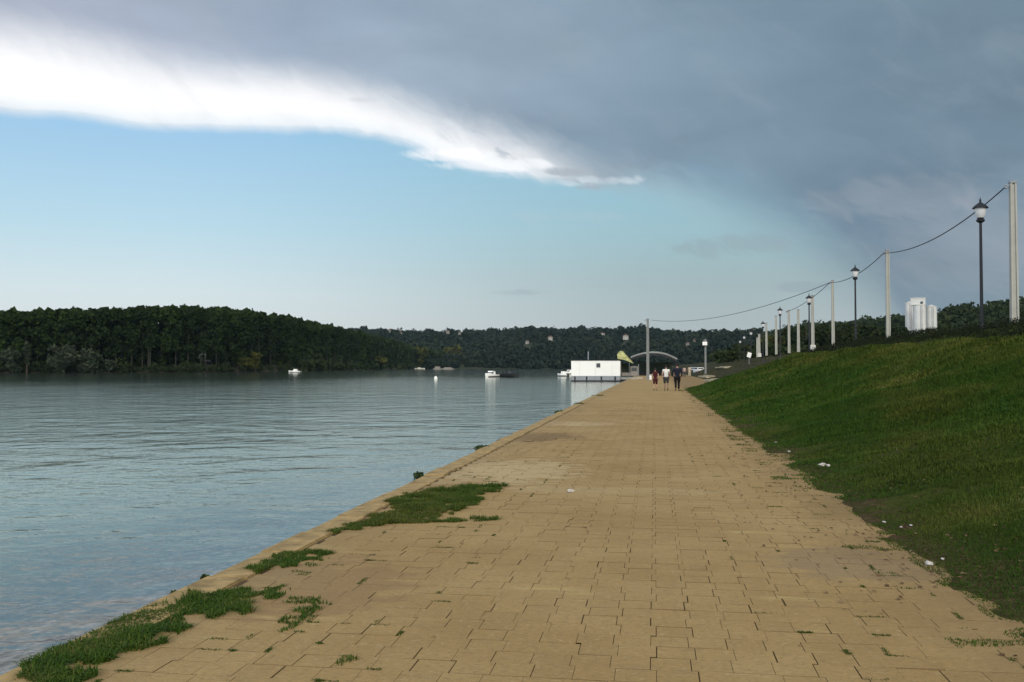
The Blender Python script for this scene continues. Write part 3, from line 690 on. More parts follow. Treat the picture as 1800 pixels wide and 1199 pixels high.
# undergrowth along the shore
Q = []; RR = []
for i in range(420):
    p_ = random.uniform(-400, 825); s_ = shore(p_, random.uniform(1.5, 5), .3); a_ = random.uniform(1.2, 2.6) * (1 + (p_ > 520) * .9); hh_ = a_ * random.uniform(.7, 1.3)
    q, r = crowns([(s_.x, s_.y, hh_ * .6)], [a_], [hh_], 90, .8 if p_ < 520 else 1.6); Q.append(q); RR.append(r * .8)
tag(from_np('shore_undergrowth', np.concatenate(Q).reshape(-1, 3), 4, mnear, np.concatenate(RR)), 'dark bushes along the foot of the island wood', 'undergrowth', kind='stuff')

# single trees
def tree(name, pos, H, rx, m, leaf, n, lab, group=None, low=.12, cat='tree', k=16):
    o = empty(name, pos, label=lab, cat=cat, group=group)
    tb = MB(); tb.tube([(0, 0, -.5), (rx * .03, 0, H * .25), (-rx * .04, rx * .03, H * .55), (0, 0, H * .85)], [H * .024, H * .018, H * .012, H * .004], 7)
    for i in range(6):
        a_ = random.uniform(0, 6.28); z0 = H * random.uniform(.2, .5)
        tb.tube([(0, 0, z0), (math.cos(a_) * rx * .35, math.sin(a_) * rx * .35, z0 + H * .14), (math.cos(a_) * rx * .65, math.sin(a_) * rx * .65, z0 + H * .3)], [H * .010, H * .007, H * .003], 5)
    tb.build('trunk', M['wood'], o)
    hc = H * (1 + low) / 2; hr = H * (1 - low) / 2
    cc = ellipsoid_pts(k, (0, 0, hc), (rx * .68, rx * .68, hr * .78), .35)
    pts = np.concatenate([ellipsoid_pts(n // k, q, (rx * random.uniform(.28, .42), rx * random.uniform(.28, .42), hr * random.uniform(.18, .30)), .55) for q in cc])
    r = np.clip(np.repeat(rng.random(k) * .5, n // k) + rng.random(len(pts)) * .5, 0, 1)
    from_np('crown', leaves(pts, leaf).reshape(-1, 3), 4, m, r, o)
    return o
mwil = leafmat('willow_leaves', [(0, (0.0154, 0.0252, 0.0154)), (.5, (0.0315, 0.0462, 0.0266)), (1, (0.0700, 0.0840, 0.0525))], big=.2)
myel = leafmat('yellow_green_leaves', [(0, (0.0245, 0.0315, 0.0070)), (.5, (0.0525, 0.0595, 0.0105)), (1, (0.0980, 0.0980, 0.0210))], big=.2)
mdk = leafmat('dark_tree_leaves', [(0, (0.0075, 0.0165, 0.0060)), (.5, (0.0180, 0.0315, 0.0090)), (1, (0.0413, 0.0525, 0.0150))], big=.2)
def itree(px, top, wpx, m, lab, back=-1, name='willow_tree', leaf=.6, n=1500, low=.05):
    low = -.22 if name == 'willow_tree' else low; s_ = shore(px, back, 0); d = s_.length; H = EYE + math.tan(R(azel(px, top)[1])) * d
    tree(name, s_, H, wpx / 2 / F * d, m, leaf, n, lab, 'distinct trees in front of the island wood', low)
itree(22, 607, 46, mwil, 'dim rounded willow at the far left end of the shore')
itree(47, 597, 14, mwil, 'narrow upright tree beside the leftmost rounded willow', name='young_tree', n=700)
itree(110, 596, 60, mwil, 'broad grey-green willow, left one of the pair on the shore')
itree(160, 597, 52, mwil, 'rounded grey-green willow, right one of the pair on the shore')
itree(192, 628, 22, mwil, 'small grey-green shrub just right of the willow pair', name='shrub', n=600)
itree(432, 626, 38, myel, 'wide yellow-green bush leaning over the water before the island wood', name='shrub', n=1200)
itree(449, 614, 26, myel, 'taller yellow-green tree on the shore beside the wide bush', name='young_tree', n=900)
itree(556, 618, 40, mdk, 'dark olive tree above the small white boat on the island shore', name='broadleaf_tree', leaf=1.0)
itree(662, 622, 44, myel, 'olive green tree on the island shore right of the white boat', name='broadleaf_tree', leaf=1.6, n=900)
itree(738, 606, 46, myel, 'yellowish tree near the island tip, left of the gap', name='broadleaf_tree', leaf=2.0, n=1200)
itree(796, 603, 42, myel, 'yellowish tree on the very tip of the island', name='broadleaf_tree', leaf=2.0, n=1200)
itree(766, 615, 36, mdk, 'darker tree between the two yellowish ones at the island tip', name='broadleaf_tree', leaf=2.0, n=900)

# trees beyond the road on the right
rt = [(1262, 622, 40, 260, 'low dark tree nearest the pole with the white box'), (1283, 612, 34, 250, 'round tree second right of the pole with white box'), (1300, 618, 30, 230, 'low olive tree under the descending white lamps'),
      (1322, 596, 36, 240, 'dark tree left of the paired white posts'), (1346, 588, 40, 230, 'olive tree behind the paired white posts'), (1368, 578, 42, 225, 'olive tree behind the fourth lamp'),
      (1392, 570, 44, 220, 'dark tree between the thin white poles'), (1418, 563, 50, 215, 'dark tree behind the lamp with shining globe'), (1446, 562, 46, 210, 'flat topped dark tree right of the shining globe lamp'),
      (1474, 560, 52, 205, 'dark tree right of the third tall concrete pole'), (1502, 559, 54, 200, 'dark tree behind the second nearest lamp'), (1530, 560, 50, 200, 'dark tree right of the second nearest lamp'),
      (1556, 564, 52, 195, 'dark tree behind the second tall concrete pole'), (1582, 572, 44, 195, 'dark tree touching the left side of the silos'),
      (1612, 583, 32, 150, 'dark bush in front of the left silo foot'), (1636, 582, 30, 150, 'dark bush in front of the right silo foot'),
      (1668, 570, 54, 200, 'dark tree right of the silos'), (1704, 568, 50, 190, 'dark tree left of the nearest lamp'), (1742, 566, 54, 185, 'dark tree between nearest lamp and nearest pole'), (1785, 566, 54, 180, 'dark tree behind the nearest pole foot')]
for px_, top, wp, d, lab in rt:
    p = atd(px_, 645, d); H = EYE + math.tan(R(azel(px_, top)[1])) * d - 2.9
    tree('broadleaf_tree', (p.x, p.y, 2.9), H, wp / 2 / F * d * 1.15, myel if 'olive' in lab else mdk, .45 if d < 230 else .55, 1400, lab, 'trees standing beyond the road on the dyke', .02)
# fill of low scrub behind the road
Q = []; RR = []
for i in range(260):
    p_ = random.uniform(1255, 1860); d = random.uniform(170, 300); p = atd(p_, 645, d); a_ = random.uniform(1.6, 3.2)
    q, r = crowns([(p.x, p.y, 2.9 + a_ * .5)], [a_], [a_ * random.uniform(.7, 1.1)], 110, .8); Q.append(q); RR.append(r * .8)
tag(from_np('scrub', np.concatenate(Q).reshape(-1, 3), 4, mnear, np.concatenate(RR)), 'low dark scrub beyond the dyke road', 'scrub', kind='stuff')

# sparse scrub and rubble tufts on the far, stony part of the slope
Q = []; RR = []
for i in range(420):
    yy = random.uniform(70, 175); u = random.uniform(.6, 12.5); x = float(foot(yy)) + u
    if yy + (x - 9) * 2.6 < 70: continue
    z = float(slope_z(np.array(x), np.array(yy))); a_ = random.uniform(.15, .5)
    q, r = crowns([(x, yy, z + a_ * .15)], [a_ * 1.4], [a_ * .7], 42, .16); Q.append(q); RR.append(r)
tag(from_np('rough_scrub', np.concatenate(Q).reshape(-1, 3), 4, leafmat('dry_scrub', [(0, (.02, .022, .010)), (.5, (.05, .05, .022)), (1, (.13, .115, .07))], big=.3), np.concatenate(RR)), 'rough dry scrub dotting the dark stony far slope', 'scrub', kind='stuff')

# low hedge along the brow
Q = []; RR = []
y = 20.0
while y < 112:
    for _ in range(5):
        u = random.uniform(8.8, 11.6); yy = y + random.uniform(-.5, .5); x = float(foot(yy)) + u; z = float(slope_z(np.array(x), np.array(yy))); a_ = random.uniform(.35, .6)
        q, r = crowns([(x, yy, z + .05)], [a_ * 1.2], [min(a_, max(.25, 3.42 - z))], 190 if y < 60 else 90, .10 if y < 60 else .16); q = q; Q.append(q); RR.append(r * .7)
    y += .55 if y < 60 else .9
tag(from_np('hedge', np.concatenate(Q).reshape(-1, 3), 4, leafmat('hedge_leaves', [(0, (.006, .011, .004)), (.6, (.014, .019, .007)), (1, (.035, .035, .014))], big=.3), np.concatenate(RR)), 'low dark hedge running along the top edge of the grass slope', 'hedge')

# ------------------------------------------------------------------ silos
def silo(px0, px1, top, D, lab, extra=False):
    c = atd((px0 + px1) / 2, 645, D); r = (px1 - px0) / 2 / F * D; H = EYE + math.tan(R(azel((px0 + px1) / 2, top)[1])) * D - 2.9
    o = empty('grain_silo', (c.x, c.y, 2.9), math.atan2(c.y, c.x) - math.pi / 2, label=lab, cat='silo', group='white grain silos')
    prof = [(r, 0)]; k = 9
    prof += [(r, H * .985), (r * .97, H)]
    MB().lathe(prof, seg=28).build('tank', M['silo_white'], o, True)
    rf = MB(); rf.lathe([(r * 1.04, H), (r * 1.04, H + .15), (r * .25, H + r * .35), (r * .22, H + r * .45)], seg=28); rf.build('roof', M['offwhite'], o, True)
    lb = MB()
    for s_ in (-.2, .2): lb.box((s_ + r * .3, -r * 1.04, H / 2), (.06, .06, H))
    for i in range(int(H / .4)): lb.box((r * .3, -r * 1.04, i * .4 + .2), (.4, .04, .04))
    lb.build('ladder', M['grey'], o)
    if extra:
        MB().box((-r * .2, 0, H + .85), (r * 2.3, r * 1.2, 1.7), .05).build('headhouse', M['silo_white'], o)
        MB().box((-r * .2, 0, H + 1.78), (r * 2.4, r * 1.3, .16), .03).build('headhouse_roof', M['offwhite'], o)
        MB().box((r * .35, -r * .66, H + .6), (r * .4, .1, .6), 0).build('window', M['glass'], o)
    return o
silo(1593, 1606, 533, 262, 'slender white silo at the back left of the three')
silo(1607.5, 1627, 537, 255, 'broad white silo in the middle carrying the square headhouse', True)
silo(1629, 1646.5, 540, 258, 'white silo on the right of the three')

# ------------------------------------------------------------------ street lamps
def lamp_proto(H):
    o = empty('street_lamp')
    MB().lathe([(.16, 0), (.16, .12), (.12, .18), (.12, .8), (.085, .9), (.07, 1.0)], seg=14).build('base', M['iron'], o, True)
    MB().lathe([(.066, 1.0), (.052, H - .85), (.052, H - .82)], seg=12).build('pole', M['iron'], o, True)
    MB().lathe([(.055, H - .82), (.15, H - .76), (.16, H - .70), (.11, H - .66), (.13, H - .62)], seg=16).build('collar', M['iron'], o, True)
    MB().lathe([(.12, H - .62), (.17, H - .52), (.205, H - .28), (.20, H - .24)], seg=18).build('globe', M['frost'], o, True)
    MB().lathe([(.29, H - .25), (.29, H - .22), (.20, H - .13), (.10, H - .06), (.05, H - .02), (.03, H + .03), (.045, H + .06), (.012, H + .14), (.004, H + .2)], seg=18).build('lamp_cap', M['iron'], o, True)
    return o
LH = 5.7
lp = lamp_proto(LH)
lamps = [(1723, 346, 39.6, 'nearest black street lamp with pointed cap, left of the nearest concrete pole', 1), (1503, 464, 63.5, 'second nearest black street lamp, standing against the cloud', 1),
         (1422, 515, 84, 'street lamp with bright white globe directly before a white pole', 1), (1371, 538, 101, 'street lamp beside the thin pole where the wires meet the trees', 1),
         (1341, 563, 125, 'dark little lamp just above the treeline over the paired white posts', 1), (1320, 579, 150, 'highest of the far white lamps going down the slope', 1),
         (1308, 587, 165, 'second of the far white lamps going down the slope', 1), (1301, 595, 180, 'third of the far white lamps going down the slope', 1), (1297, 604, 195, 'lowest of the far white lamps going down the slope', 1)]
for i, (px_, top, Y_, lab, _) in enumerate(lamps):
    o = lp if i == 0 else copy_tree(lp)
    p = at(px_, top, Y_); o.location = (p.x, p.y, p.z - LH - .2)
    tag(o, lab, 'street lamp', 'street lamps along the dyke road')
# ------------------------------------------------------------------ concrete poles
def pole(px_, top, Y_, zb, wd, lab, name='utility_pole', foot_block=False, grp='concrete poles along the dyke road', bracket=True):
    p = at(px_, top, Y_); H = p.z - zb
    o = empty(name, (p.x, p.y, zb), label=lab, cat='pole', group=grp)
    b_ = MB(); hw = wd / 2
    # H-profile: two flanges and a recessed web
    for sx_ in (-1, 1):
        b_.sections([[(sx_ * a - c_ * .5, -d_, z_), (sx_ * a + c_ * .5, -d_, z_), (sx_ * a + c_ * .5, d_, z_), (sx_ * a - c_ * .5, d_, z_)] for a, c_, d_, z_ in ((hw * .78, hw * .5, hw, 0), (hw * .62, hw * .44, hw * .75, H))])
    b_.sections([[(-a, -d_, z_), (a, -d_, z_), (a, d_, z_), (-a, d_, z_)] for a, d_, z_ in ((hw * .55, hw * .55, 0), (hw * .42, hw * .42, H - .01))])
    b_.build('shaft', M['grey_concrete'] if 'promenade' in grp else M['concrete_pole'], o)
    MB().box((0, 0, H + .03), (wd * 1.0, wd * .9, .08), .01).build('cap', M['grey'], o)
    if bracket:
        cb = MB(); cb.tube([(0, 0, H - .12), (-wd * .95, 0, H - .12)], .03, 8); cb.lathe([(.03, -.09), (.055, -.06), (.055, -.02), (.03, 0), (.055, .03), (.03, .07)], c=(-wd * .95, 0, H - .12), seg=10); cb.build('insulator', M['grey'], o)
    if foot_block: MB().box((0, 0, .25), (wd * 1.7, wd * 1.7, .5), .03).build('footing', M['offwhite'], o)
    return Vector((p.x - wd * .95, p.y, p.z - .12))
a1 = pole(1780, 322, 37.8, 2.95, .25, 'nearest and tallest concrete pole at the right edge')
a2 = pole(1560, 441, 58, 2.95, .22, 'second tall concrete pole, left of the silos')
a3 = pole(1463.5, 494, 76, 3.0, .21, 'third tall concrete pole, right of the bright globe lamp')
a4 = pole(1428, 520, 86.5, 3.0, .25, 'thick white pole right behind the bright globe lamp', foot_block=True, bracket=False)
a5 = pole(1403, 545, 94, 3.0, .24, 'white pole standing alone left of the bright globe lamp', bracket=False)
a6 = pole(1386.5, 546, 101, 3.0, .24, 'thin white pole where the lower wire ends', bracket=True)
a7 = pole(1364, 556, 112, 3.0, .24, 'thin white pole right before the fourth lamp', bracket=False)
a8 = pole(1347, 568, 122, 3.0, .24, 'thin short white pole right of the paired posts', bracket=False)
a9 = pole(1334.5, 588, 130, 2.9, .28, 'short thick white post, right one of the pair', foot_block=True, bracket=False)
a10 = pole(1331, 594, 134, 2.9, .24, 'short white post, left one of the pair', bracket=False)
a11 = pole(1138.5, 561, 118, 0, .34, 'tall grey concrete pole standing on the path by the moored boat', grp='concrete poles on the promenade')
p12 = pole(1240, 597, 160, float(EYE - 10 / F * 160) - .3, .30, 'grey pole carrying a white box halfway up, right of the walkers', grp='concrete poles on the promenade')
bx_ = at(1240, 604, 159.6); o = bpy.data.objects['utility_pole.011'] if 'utility_pole.011' in bpy.data.objects else None
if o: MB().box((-.12, -.3, bx_.z - o.location.z), (.75, .4, .6), .05).build('box', M['white'], o)

def cable(A, B, sag, r, lab):
    pts = []
    for i in range(25):
        t_ = i / 24; p = A.lerp(B, t_); p.z -= sag * 4 * t_ * (1 - t_); pts.append(p)
    tag(MB().tube(pts, r, 6).build('power_cable', M['cable'], None, True), lab, 'cable', 'overhead cables between the poles')
cable(a1, a2, .62, .023, 'black cable hanging between the nearest and second tall poles')
cable(a2, a3, .45, .023, 'black cable hanging between the second and third tall poles')
cable(a3, a11 + Vector((.7, 0, 0)), 1.1, .023, 'long cable from the third tall pole to the pole on the path')
cable(a3, a6, .30, .023, 'lower cable from the third tall pole to the thin white pole')

# ------------------------------------------------------------------ houseboat
def waterY(py): return (EYE - WATER) * F / (py - HZ)
HY = 128.0
L = at(1004, 645, HY); Rr = at(1090, 645, HY); wdt = Rr.x - L.x; ppm = F / HY
ztop = EYE + (645 - 634) / ppm; zb = EYE - (661 - 645) / ppm
o = empty('houseboat', ((L.x + Rr.x) / 2, HY, WATER), 0, label='white box-shaped houseboat floating by the far end of the path', cat='houseboat')
zt = ztop - WATER; zl = zb - WATER
wl = MB().box((0, 2.2, (zt + zl) / 2), (wdt, 4.4, zt - zl), .04).build('cabin', M['white'], o)
for x_ in (-.33, 0, .34): MB().box((x_ * wdt, -.012, (zt + zl) / 2), (.02, .02, zt - zl - .1)).build('panel_seam', M['offwhite'], o)
MB().box((0, 2.2, zt + .05), (wdt + .12, 4.55, .10), .02).build('roof', M['dark'], o)
MB().box((0, 2.3, zl / 2 + .06), (wdt - .02, 4.9, zl - .14), .03).build('deck', M['grey'], o)
MB().box((0, 2.3, .02), (wdt + .06, 5.1, .22), .03).build('pontoon', M['dark'], o)
MB().box((.058 * wdt, -.04, zt - .62), (.5, .06, .55), .01).build('window', M['glass'], o)
MB().tube([(-.165 * wdt, 1.5, zt), (-.165 * wdt, 1.5, zt + 1.25)], .075, 10).build('flue_pipe', M['grey'], o)
MB().lathe([(.12, 0), (.12, .3), (.22, .34), (.1, .5)], c=(.07 * wdt, 1.8, zt + .1), seg=12).build('roof_vent', M['dark'], o)
MB().tube([(.5 * wdt, .3, zl - .1), (.5 * wdt + .9, -.6, .28), (.5 * wdt + 2.2, -1.6, .33)], .025, 6).build('mooring_rope', M['offwhite'], o)
for x_ in (-.42, -.18, .12, .4): MB().tube([(x_ * wdt, -.20, .16), (x_ * wdt, -.20, zl - .05)], .09, 8).build('fender', M['rubber'], o)
rl = MB()
for x_ in np.linspace(-.46, .46, 8): rl.tube([(x_ * wdt, 4.2, zt + .1), (x_ * wdt, 4.2, zt + .55)], .02, 6)
rl.build('roof_rail', M['dark'], o)

# moored boat with a yellow-green awning
o = empty('moored_boat', at(1109, 645, 130).to_2d().to_3d() + Vector((0, 0, WATER)), 0, label='moored boat with yellow-green awning beside the white houseboat', cat='boat')
s_ = 130 / F
def bx(x0, x1, y0, y1, dy, dp, m, nm, bev=.04, **k):
    x0, x1 = (x0 - 1109) * s_, (x1 - 1109) * s_; z1, z0 = EYE - WATER + (645 - y0) * s_, EYE - WATER + (645 - y1) * s_
    return MB().box(((x0 + x1) / 2, dy, (z0 + z1) / 2), (x1 - x0, dp, z1 - z0), bev, **k).build(nm, m, o)
hb = MB(); hb.sections([[(x_ , y_ * (1), z_) for y_, z_ in ((0 + e, .5), (2.2 - e, .5), (1.8 - e, -.1), (.4 + e, -.1))] for x_, e in ((-1.45, 0), (.6, 0), (1.2, .35), (1.6, .9))]); hb.build('hull', M['offwhite'], o)
bx(1091, 1124, 667, 669.5, 1.1, 2.3, M['dark'], 'waterline', .02)
bx(1093, 1122, 655, 661, 1.3, 1.6, M['plaster2'], 'seat_bench')
bx(1108, 1121, 644, 661, 1.2, 1.7, M['plaster2'], 'cabin')
bx(1110, 1119, 646, 652, .32, .06, M['glass'], 'window', .0)
bx(1090, 1107, 640, 656, 1.9, .12, M['teal'], 'side_screen', .02)
fr = MB()
for x_, z_ in ((1091, 622), (1106, 634), (1122, 640)):
    for dy in (.35, 1.95): fr.tube([((x_ - 1109) * s_, dy, .4), ((x_ - 1109) * s_, dy, EYE - WATER + (645 - z_) * s_)], .03, 6)
fr.build('awning_frame', M['grey'], o)
aw = MB(); cr = [(1085, 622), (1089, 617), (1095, 617), (1101, 624), (1107, 631), (1113, 638)]; lo = [(1086, 631), (1090, 631.5), (1095, 632), (1101, 634), (1107, 636.5), (1113, 639)]
for k, yy in enumerate((.1, 2.1)): pass
aw.sections([[((x1 - 1109) * s_, .2, EYE - WATER + (645 - y1) * s_ - .15), ((x1 - 1109) * s_, 1.1, EYE - WATER + (645 - y1) * s_), ((x1 - 1109) * s_, 2.0, EYE - WATER + (645 - y1) * s_ - .12), ((x2 - 1109) * s_, 2.2, EYE - WATER + (645 - y2) * s_), ((x2 - 1109) * s_, .0, EYE - WATER + (645 - y2) * s_)] for (x1, y1), (x2, y2) in zip(cr, lo)])
aw.build('awning', M['yellow'], o, True)

# arched canopy
CYd = 175.0; s_ = CYd / F
o = empty('arched_canopy', at(1150, 645, CYd).to_2d().to_3d(), 0, label='long pale arched canopy roof behind the walkers', cat='canopy')
arc = [(1110, 628.5), (1120, 624.5), (1132, 621.5), (1145, 620), (1158, 620.5), (1170, 623), (1180, 627), (1189, 631.5)]
secs = []
for x_, y_ in arc:
    X_, Z_ = (x_ - 1150) * s_, EYE + (645 - y_) * s_
    secs.append([(X_, -2.5, Z_ - .12), (X_, -2.5, Z_ + .14), (X_, 6, Z_ + .30), (X_, 6, Z_ - .05)])
MB().sections(secs).build('roof', M['canopy'], o, True)
secs = []
for x_, y_ in arc:
    X_, Z_ = (x_ - 1150) * s_, EYE + (645 - y_) * s_
    secs.append([(X_, -2.4, Z_ - .55), (X_, -2.4, Z_ - .21), (X_, -2.25, Z_ - .21), (X_, -2.25, Z_ - .55)])
MB().sections(secs).build('truss', M['dark'], o)
for x_, y_ in ((1113, 628), (1186, 631)):
    for yy in (-2, 5.5): MB().tube([((x_ - 1150) * s_, yy, 0), ((x_ - 1150) * s_, yy, EYE + (645 - y_) * s_ - .15)], .06, 8).build('column', M['dark'], o)
MB().box((0, 6.3, 1.2), (6.6, .3, 2.4), .02).build('back_wall', M['teal'], o)
MB().box((0, 5.2, .25), (6.2, 2.0, .5), .02).build('stage', M['dark'], o)

# ------------------------------------------------------------------ cars
def car(px_, py_, Y_, m, lab, rz=0.0):
    p = at(px_, py_, Y_); o = empty('parked_car', (p.x, p.y, p.z), rz, label=lab, cat='car', group='cars parked beyond the promenade')
    def sec(y_, w_, z0, z1): return [(-w_ / 2, y_, z0), (w_ / 2, y_, z0), (w_ / 2 * 1.02, y_, (z0 + z1) / 2), (w_ / 2 * .92, y_, z1), (-w_ / 2 * .92, y_, z1), (-w_ / 2 * 1.02, y_, (z0 + z1) / 2)]
    MB().sections([sec(-2.0, 1.5, .4, .85), sec(-1.85, 1.7, .28, .95), sec(0, 1.76, .25, .98), sec(1.4, 1.72, .26, .9), sec(2.0, 1.45, .35, .65)]).build('body', m, o, True)
    MB().sections([[(-.8, y_, .93), (.8, y_, .93), (.8 * k, y_, z_), (-.8 * k, y_, z_)] for y_, z_, k in ((-1.8, .96, 1), (-1.45, 1.42, .8), (.1, 1.46, .8), (.95, .97, 1))]).build('cabin', m, o, True)
    MB().box((0, -1.66, 1.18), (1.15, .05, .32), .02, rx=R(-38)).build('rear_window', M['glass'], o)
    for s1 in (-1, 1):
        MB().box((s1 * .735, -.5, 1.2), (.04, 1.7, .3), .01).build('side_window', M['glass'], o)
        MB().box((s1 * .62, -2.0, .74), (.26, .06, .16), .02).build('tail_light', M['red_light'], o)
        for yy in (-1.25, 1.3):
            wv = MB(); wv.tube([(s1 * .68, yy, .31), (s1 * .88, yy, .31)], .31, 16); wh = wv.build('wheel', M['rubber'], o)
            rm = MB(); rm.tube([(s1 * .885, yy, .31), (s1 * .895, yy, .31)], .17, 12); rm.build('rim', M['grey'], wh)
    MB().box((0, -2.03, .58), (.5, .03, .12), .005).build('number_plate', M['white'], o)
car(1228, 657.5, 215, M['car_white'], 'small white car parked at the far end right of the walkers', .25)
car(1128, 658, 208, M['car_grey'], 'pale grey car parked beyond the moored boat, left of the concrete pole', -.2)
car(1219, 655.5, 250, M['car_grey'], 'dim grey car behind the white one at the far end', -.1)

# white bin by the concrete pole
p = gnd(1143.5, 668)
o = empty('litter_bin', p, label='small white bin standing right of the concrete pole foot', cat='bin')
MB().lathe([(.17, .02), (.21, .5), (.2, .52)], seg=16).build('drum', M['white'], o, True)
MB().lathe([(.215, .52), (.215, .56), (.1, .66), (.03, .68)], seg=16).build('lid', M['offwhite'], o, True)

# pale stone slabs and steps where the slope begins to recede
for k, (x0, x1, y_, lab) in enumerate([(1232, 1247, 665, 'pale stone step nearest the path end of the slope'), (1244, 1263, 671, 'long pale stone step at the foot of the far slope'), (1258, 1282, 662, 'upper pale stone step on the far slope')]):
    a_, b_ = gnd(x0, y_ - 2, .1), gnd(x1, y_, .1)
    mid = (a_ + b_) / 2; z = float(slope_z(np.array(mid.x), np.array(mid.y)))
    s_ = MB(); v = b_ - a_; Ln = min(v.length, 14)
    s_.box((0, 0, 0), (Ln, .9, .22), .03); s_.box((0, .55, .14), (Ln * .9, .6, .16), .03)
    oo = s_.build('stone_step', mat('pale_stone', (.42, .37, .25), .9, .15, 1), None)
    oo.location = (mid.x, mid.y, max(z, 0) + .12); oo.rotation_euler = (0, 0, math.atan2(v.y, v.x)); tag(oo, lab, 'step', 'pale steps at the far foot of the slope')
# white notice board up on the dyke and a pale boulder
p = at(1317, 632, 120)
o = empty('notice_board', p, .3, label='small tilted white board on the dyke left of the paired posts', cat='board')
MB().box((0, 0, .55), (.5, .05, .6), .01, ry=.3).build('panel', M['white'], o); MB().tube([(0, .04, -.6), (0, .04, .5)], .03, 8).build('post', M['grey'], o)

# ------------------------------------------------------------------ boats
def boat(px_, wl_, Lm, beam, m, rz, lab, dark=False, top=True, driver=False, name='motorboat', Y_=None, grp='motorboats out on the river', hullm=None):
    Yq = Y_ or waterY(wl_); c = at(px_, 645, Yq)
    o = empty(name, (c.x, c.y, WATER), rz, label=lab, cat='boat', group=grp)
    secs = []
    for t_, w_, k_ in ((0, .86, 0), (.15, .95, 0), (.5, 1, 0), (.75, .78, .05), (.9, .45, .14), (1.0, .06, .26)):
        x_ = (t_ - .45) * Lm; b_ = beam / 2 * w_; h_ = .55 * beam / 2
        secs.append([(x_, -b_, h_ + k_), (x_, -b_ * .96, h_ * .55 + k_ * .8), (x_, -b_ * .7, -.12 + k_ * .4), (x_, 0, -.25 + k_), (x_, b_ * .7, -.12 + k_ * .4), (x_, b_ * .96, h_ * .55 + k_ * .8), (x_, b_, h_ + k_)])
    MB().sections(secs).build('hull', m, o, True)
    bd = MB(); bd.sections([[(q[0] * 1.004, q[1] * 1.012, q[2]) for q in (s[1], s[2], s[3], s[4], s[5])] for s in [[(a, b * 1.0, min(c_, .16)) for a, b, c_ in sec] for sec in secs[:5]]]); bd.build('boot_stripe', hullm or M['dark'], o)
    h_ = .55 * beam / 2
    if top:
        MB().sections([[(x_, -w_, h_ - .02), (x_, w_, h_ - .02), (x_, w_ * .8, z_), (x_, -w_ * .8, z_)] for x_, w_, z_ in ((-.12 * Lm, beam * .36, h_ + .62), (.08 * Lm, beam * .37, h_ + .66), (.24 * Lm, beam * .28, h_ + .08))]).build('cabin', m, o)
        MB().sections([[(x_, -w_, z0), (x_, w_, z0), (x_, w_ * .9, z_), (x_, -w_ * .9, z_)] for x_, w_, z0, z_ in ((.07 * Lm, beam * .345, h_ + .2, h_ + .62), (.205 * Lm, beam * .30, h_ + .12, h_ + .26))]).build('windscreen', M['glass'], o)
    MB().box((-.47 * Lm, 0, h_ * .9), (.32, .36, .55), .05).build('outboard_motor', M['dark'], o)
    if driver:
        MB().box((-.05 * Lm, 0, h_ + .15), (.5, beam * .5, .4), .05).build('console', M['dark'], o)
    return o
boat(864, 663, 4.2, 1.8, M['white'], R(252), 'white motorboat with dark waterline in mid river')
ob = boat(897, 663, 4.4, 2.2, M['dark'], R(-40), 'dark motorboat just right of the white one in mid river', top=True, driver=True)
boat(519, 655, 4.6, 1.8, M['white'], R(170), 'small bright white boat moored under the island wood', name='small_boat', grp='boats moored by the banks', Y_=318)
boat(737, 650.5, 8.5, 3.0, M['offwhite'], R(10), 'pale boat with reddish hull moored near the island tip', name='small_boat', grp='boats moored by the banks', Y_=780, hullm=M['red_hull'])
boat(990, 660, 2.9, 1.3, M['white'], R(140), 'lower white boat peeping out left of the houseboat', name='small_boat', grp='boats moored by the banks', Y_=196)
boat(1001, 655.5, 4.0, 1.8, M['white'], R(215), 'upper white boat half hidden behind the houseboat', name='small_boat', grp='boats moored by the banks', Y_=255)
# pale pontoon at the island tip
Yp = 740; a_ = at(762, 645, Yp); b_ = at(798, 645, Yp)
o = empty('pontoon', ((a_.x + b_.x) / 2, Yp, WATER), 0, label='long low pale pontoon lying at the tip of the island', cat='pontoon')
Lp = b_.x - a_.x
MB().box((0, 0, .3), (Lp, 3, .7), .05).build('deck', M['plaster2'], o); MB().box((-Lp * .3, 0, 1.4), (Lp * .25, 2, 1.6), .05).build('cabin', M['plaster2'], o)
MB().box((Lp * .2, 0, 1.1), (Lp * .4, 2, .9), .05, taper=.8).build('shed', M['plaster2'], o)
# white buoy
c = at(766, 645, waterY(667))
o = empty('buoy', (c.x, c.y, WATER), label='white round buoy floating alone in the river', cat='buoy')
MB().lathe([(.02, -.2), (.2, -.14), (.27, .05), (.25, .25), (.14, .42), (.05, .48)], seg=18).build('float', M['white'], o, True)
MB().lathe([(.03, .47), (.06, .5), (.06, .54), (.02, .56)], seg=12).build('ring', M['grey'], o, True)

# ------------------------------------------------------------------ people
def skin(name, V, E, Rd, m, parent, root=0, sub=2):
    me = bpy.data.meshes.new(name); me.from_pydata(V, E, []); me.update()
    o = link(name, me, m, parent)
    bm = bmesh.new(); bm.from_mesh(me); lay = bm.verts.layers.skin.verify(); bm.verts.ensure_lookup_table()
    for i, v in enumerate(bm.verts):
        r_ = Rd[i]; v[lay].radius = r_ if isinstance(r_, tuple) else (r_, r_); v[lay].use_root = (i == root)
    bm.to_mesh(me); bm.free()
    md = o.modifiers.new('skin', 'SKIN'); md.use_smooth_shade = True; md.use_x_symmetry = False
    sb = o.modifiers.new('sub', 'SUBSURF'); sb.levels = sub; sb.render_levels = sub
    return o
class Sk:
    def __init__(s): s.V = []; s.E = []; s.R = []
    def chain(s, pts, start=None):
        p = start
        for (x, y, z), r in pts:
            s.V.append((x, y, z)); s.R.append(r); i = len(s.V) - 1
            if p is not None: s.E.append((p, i))
            p = i
        return p
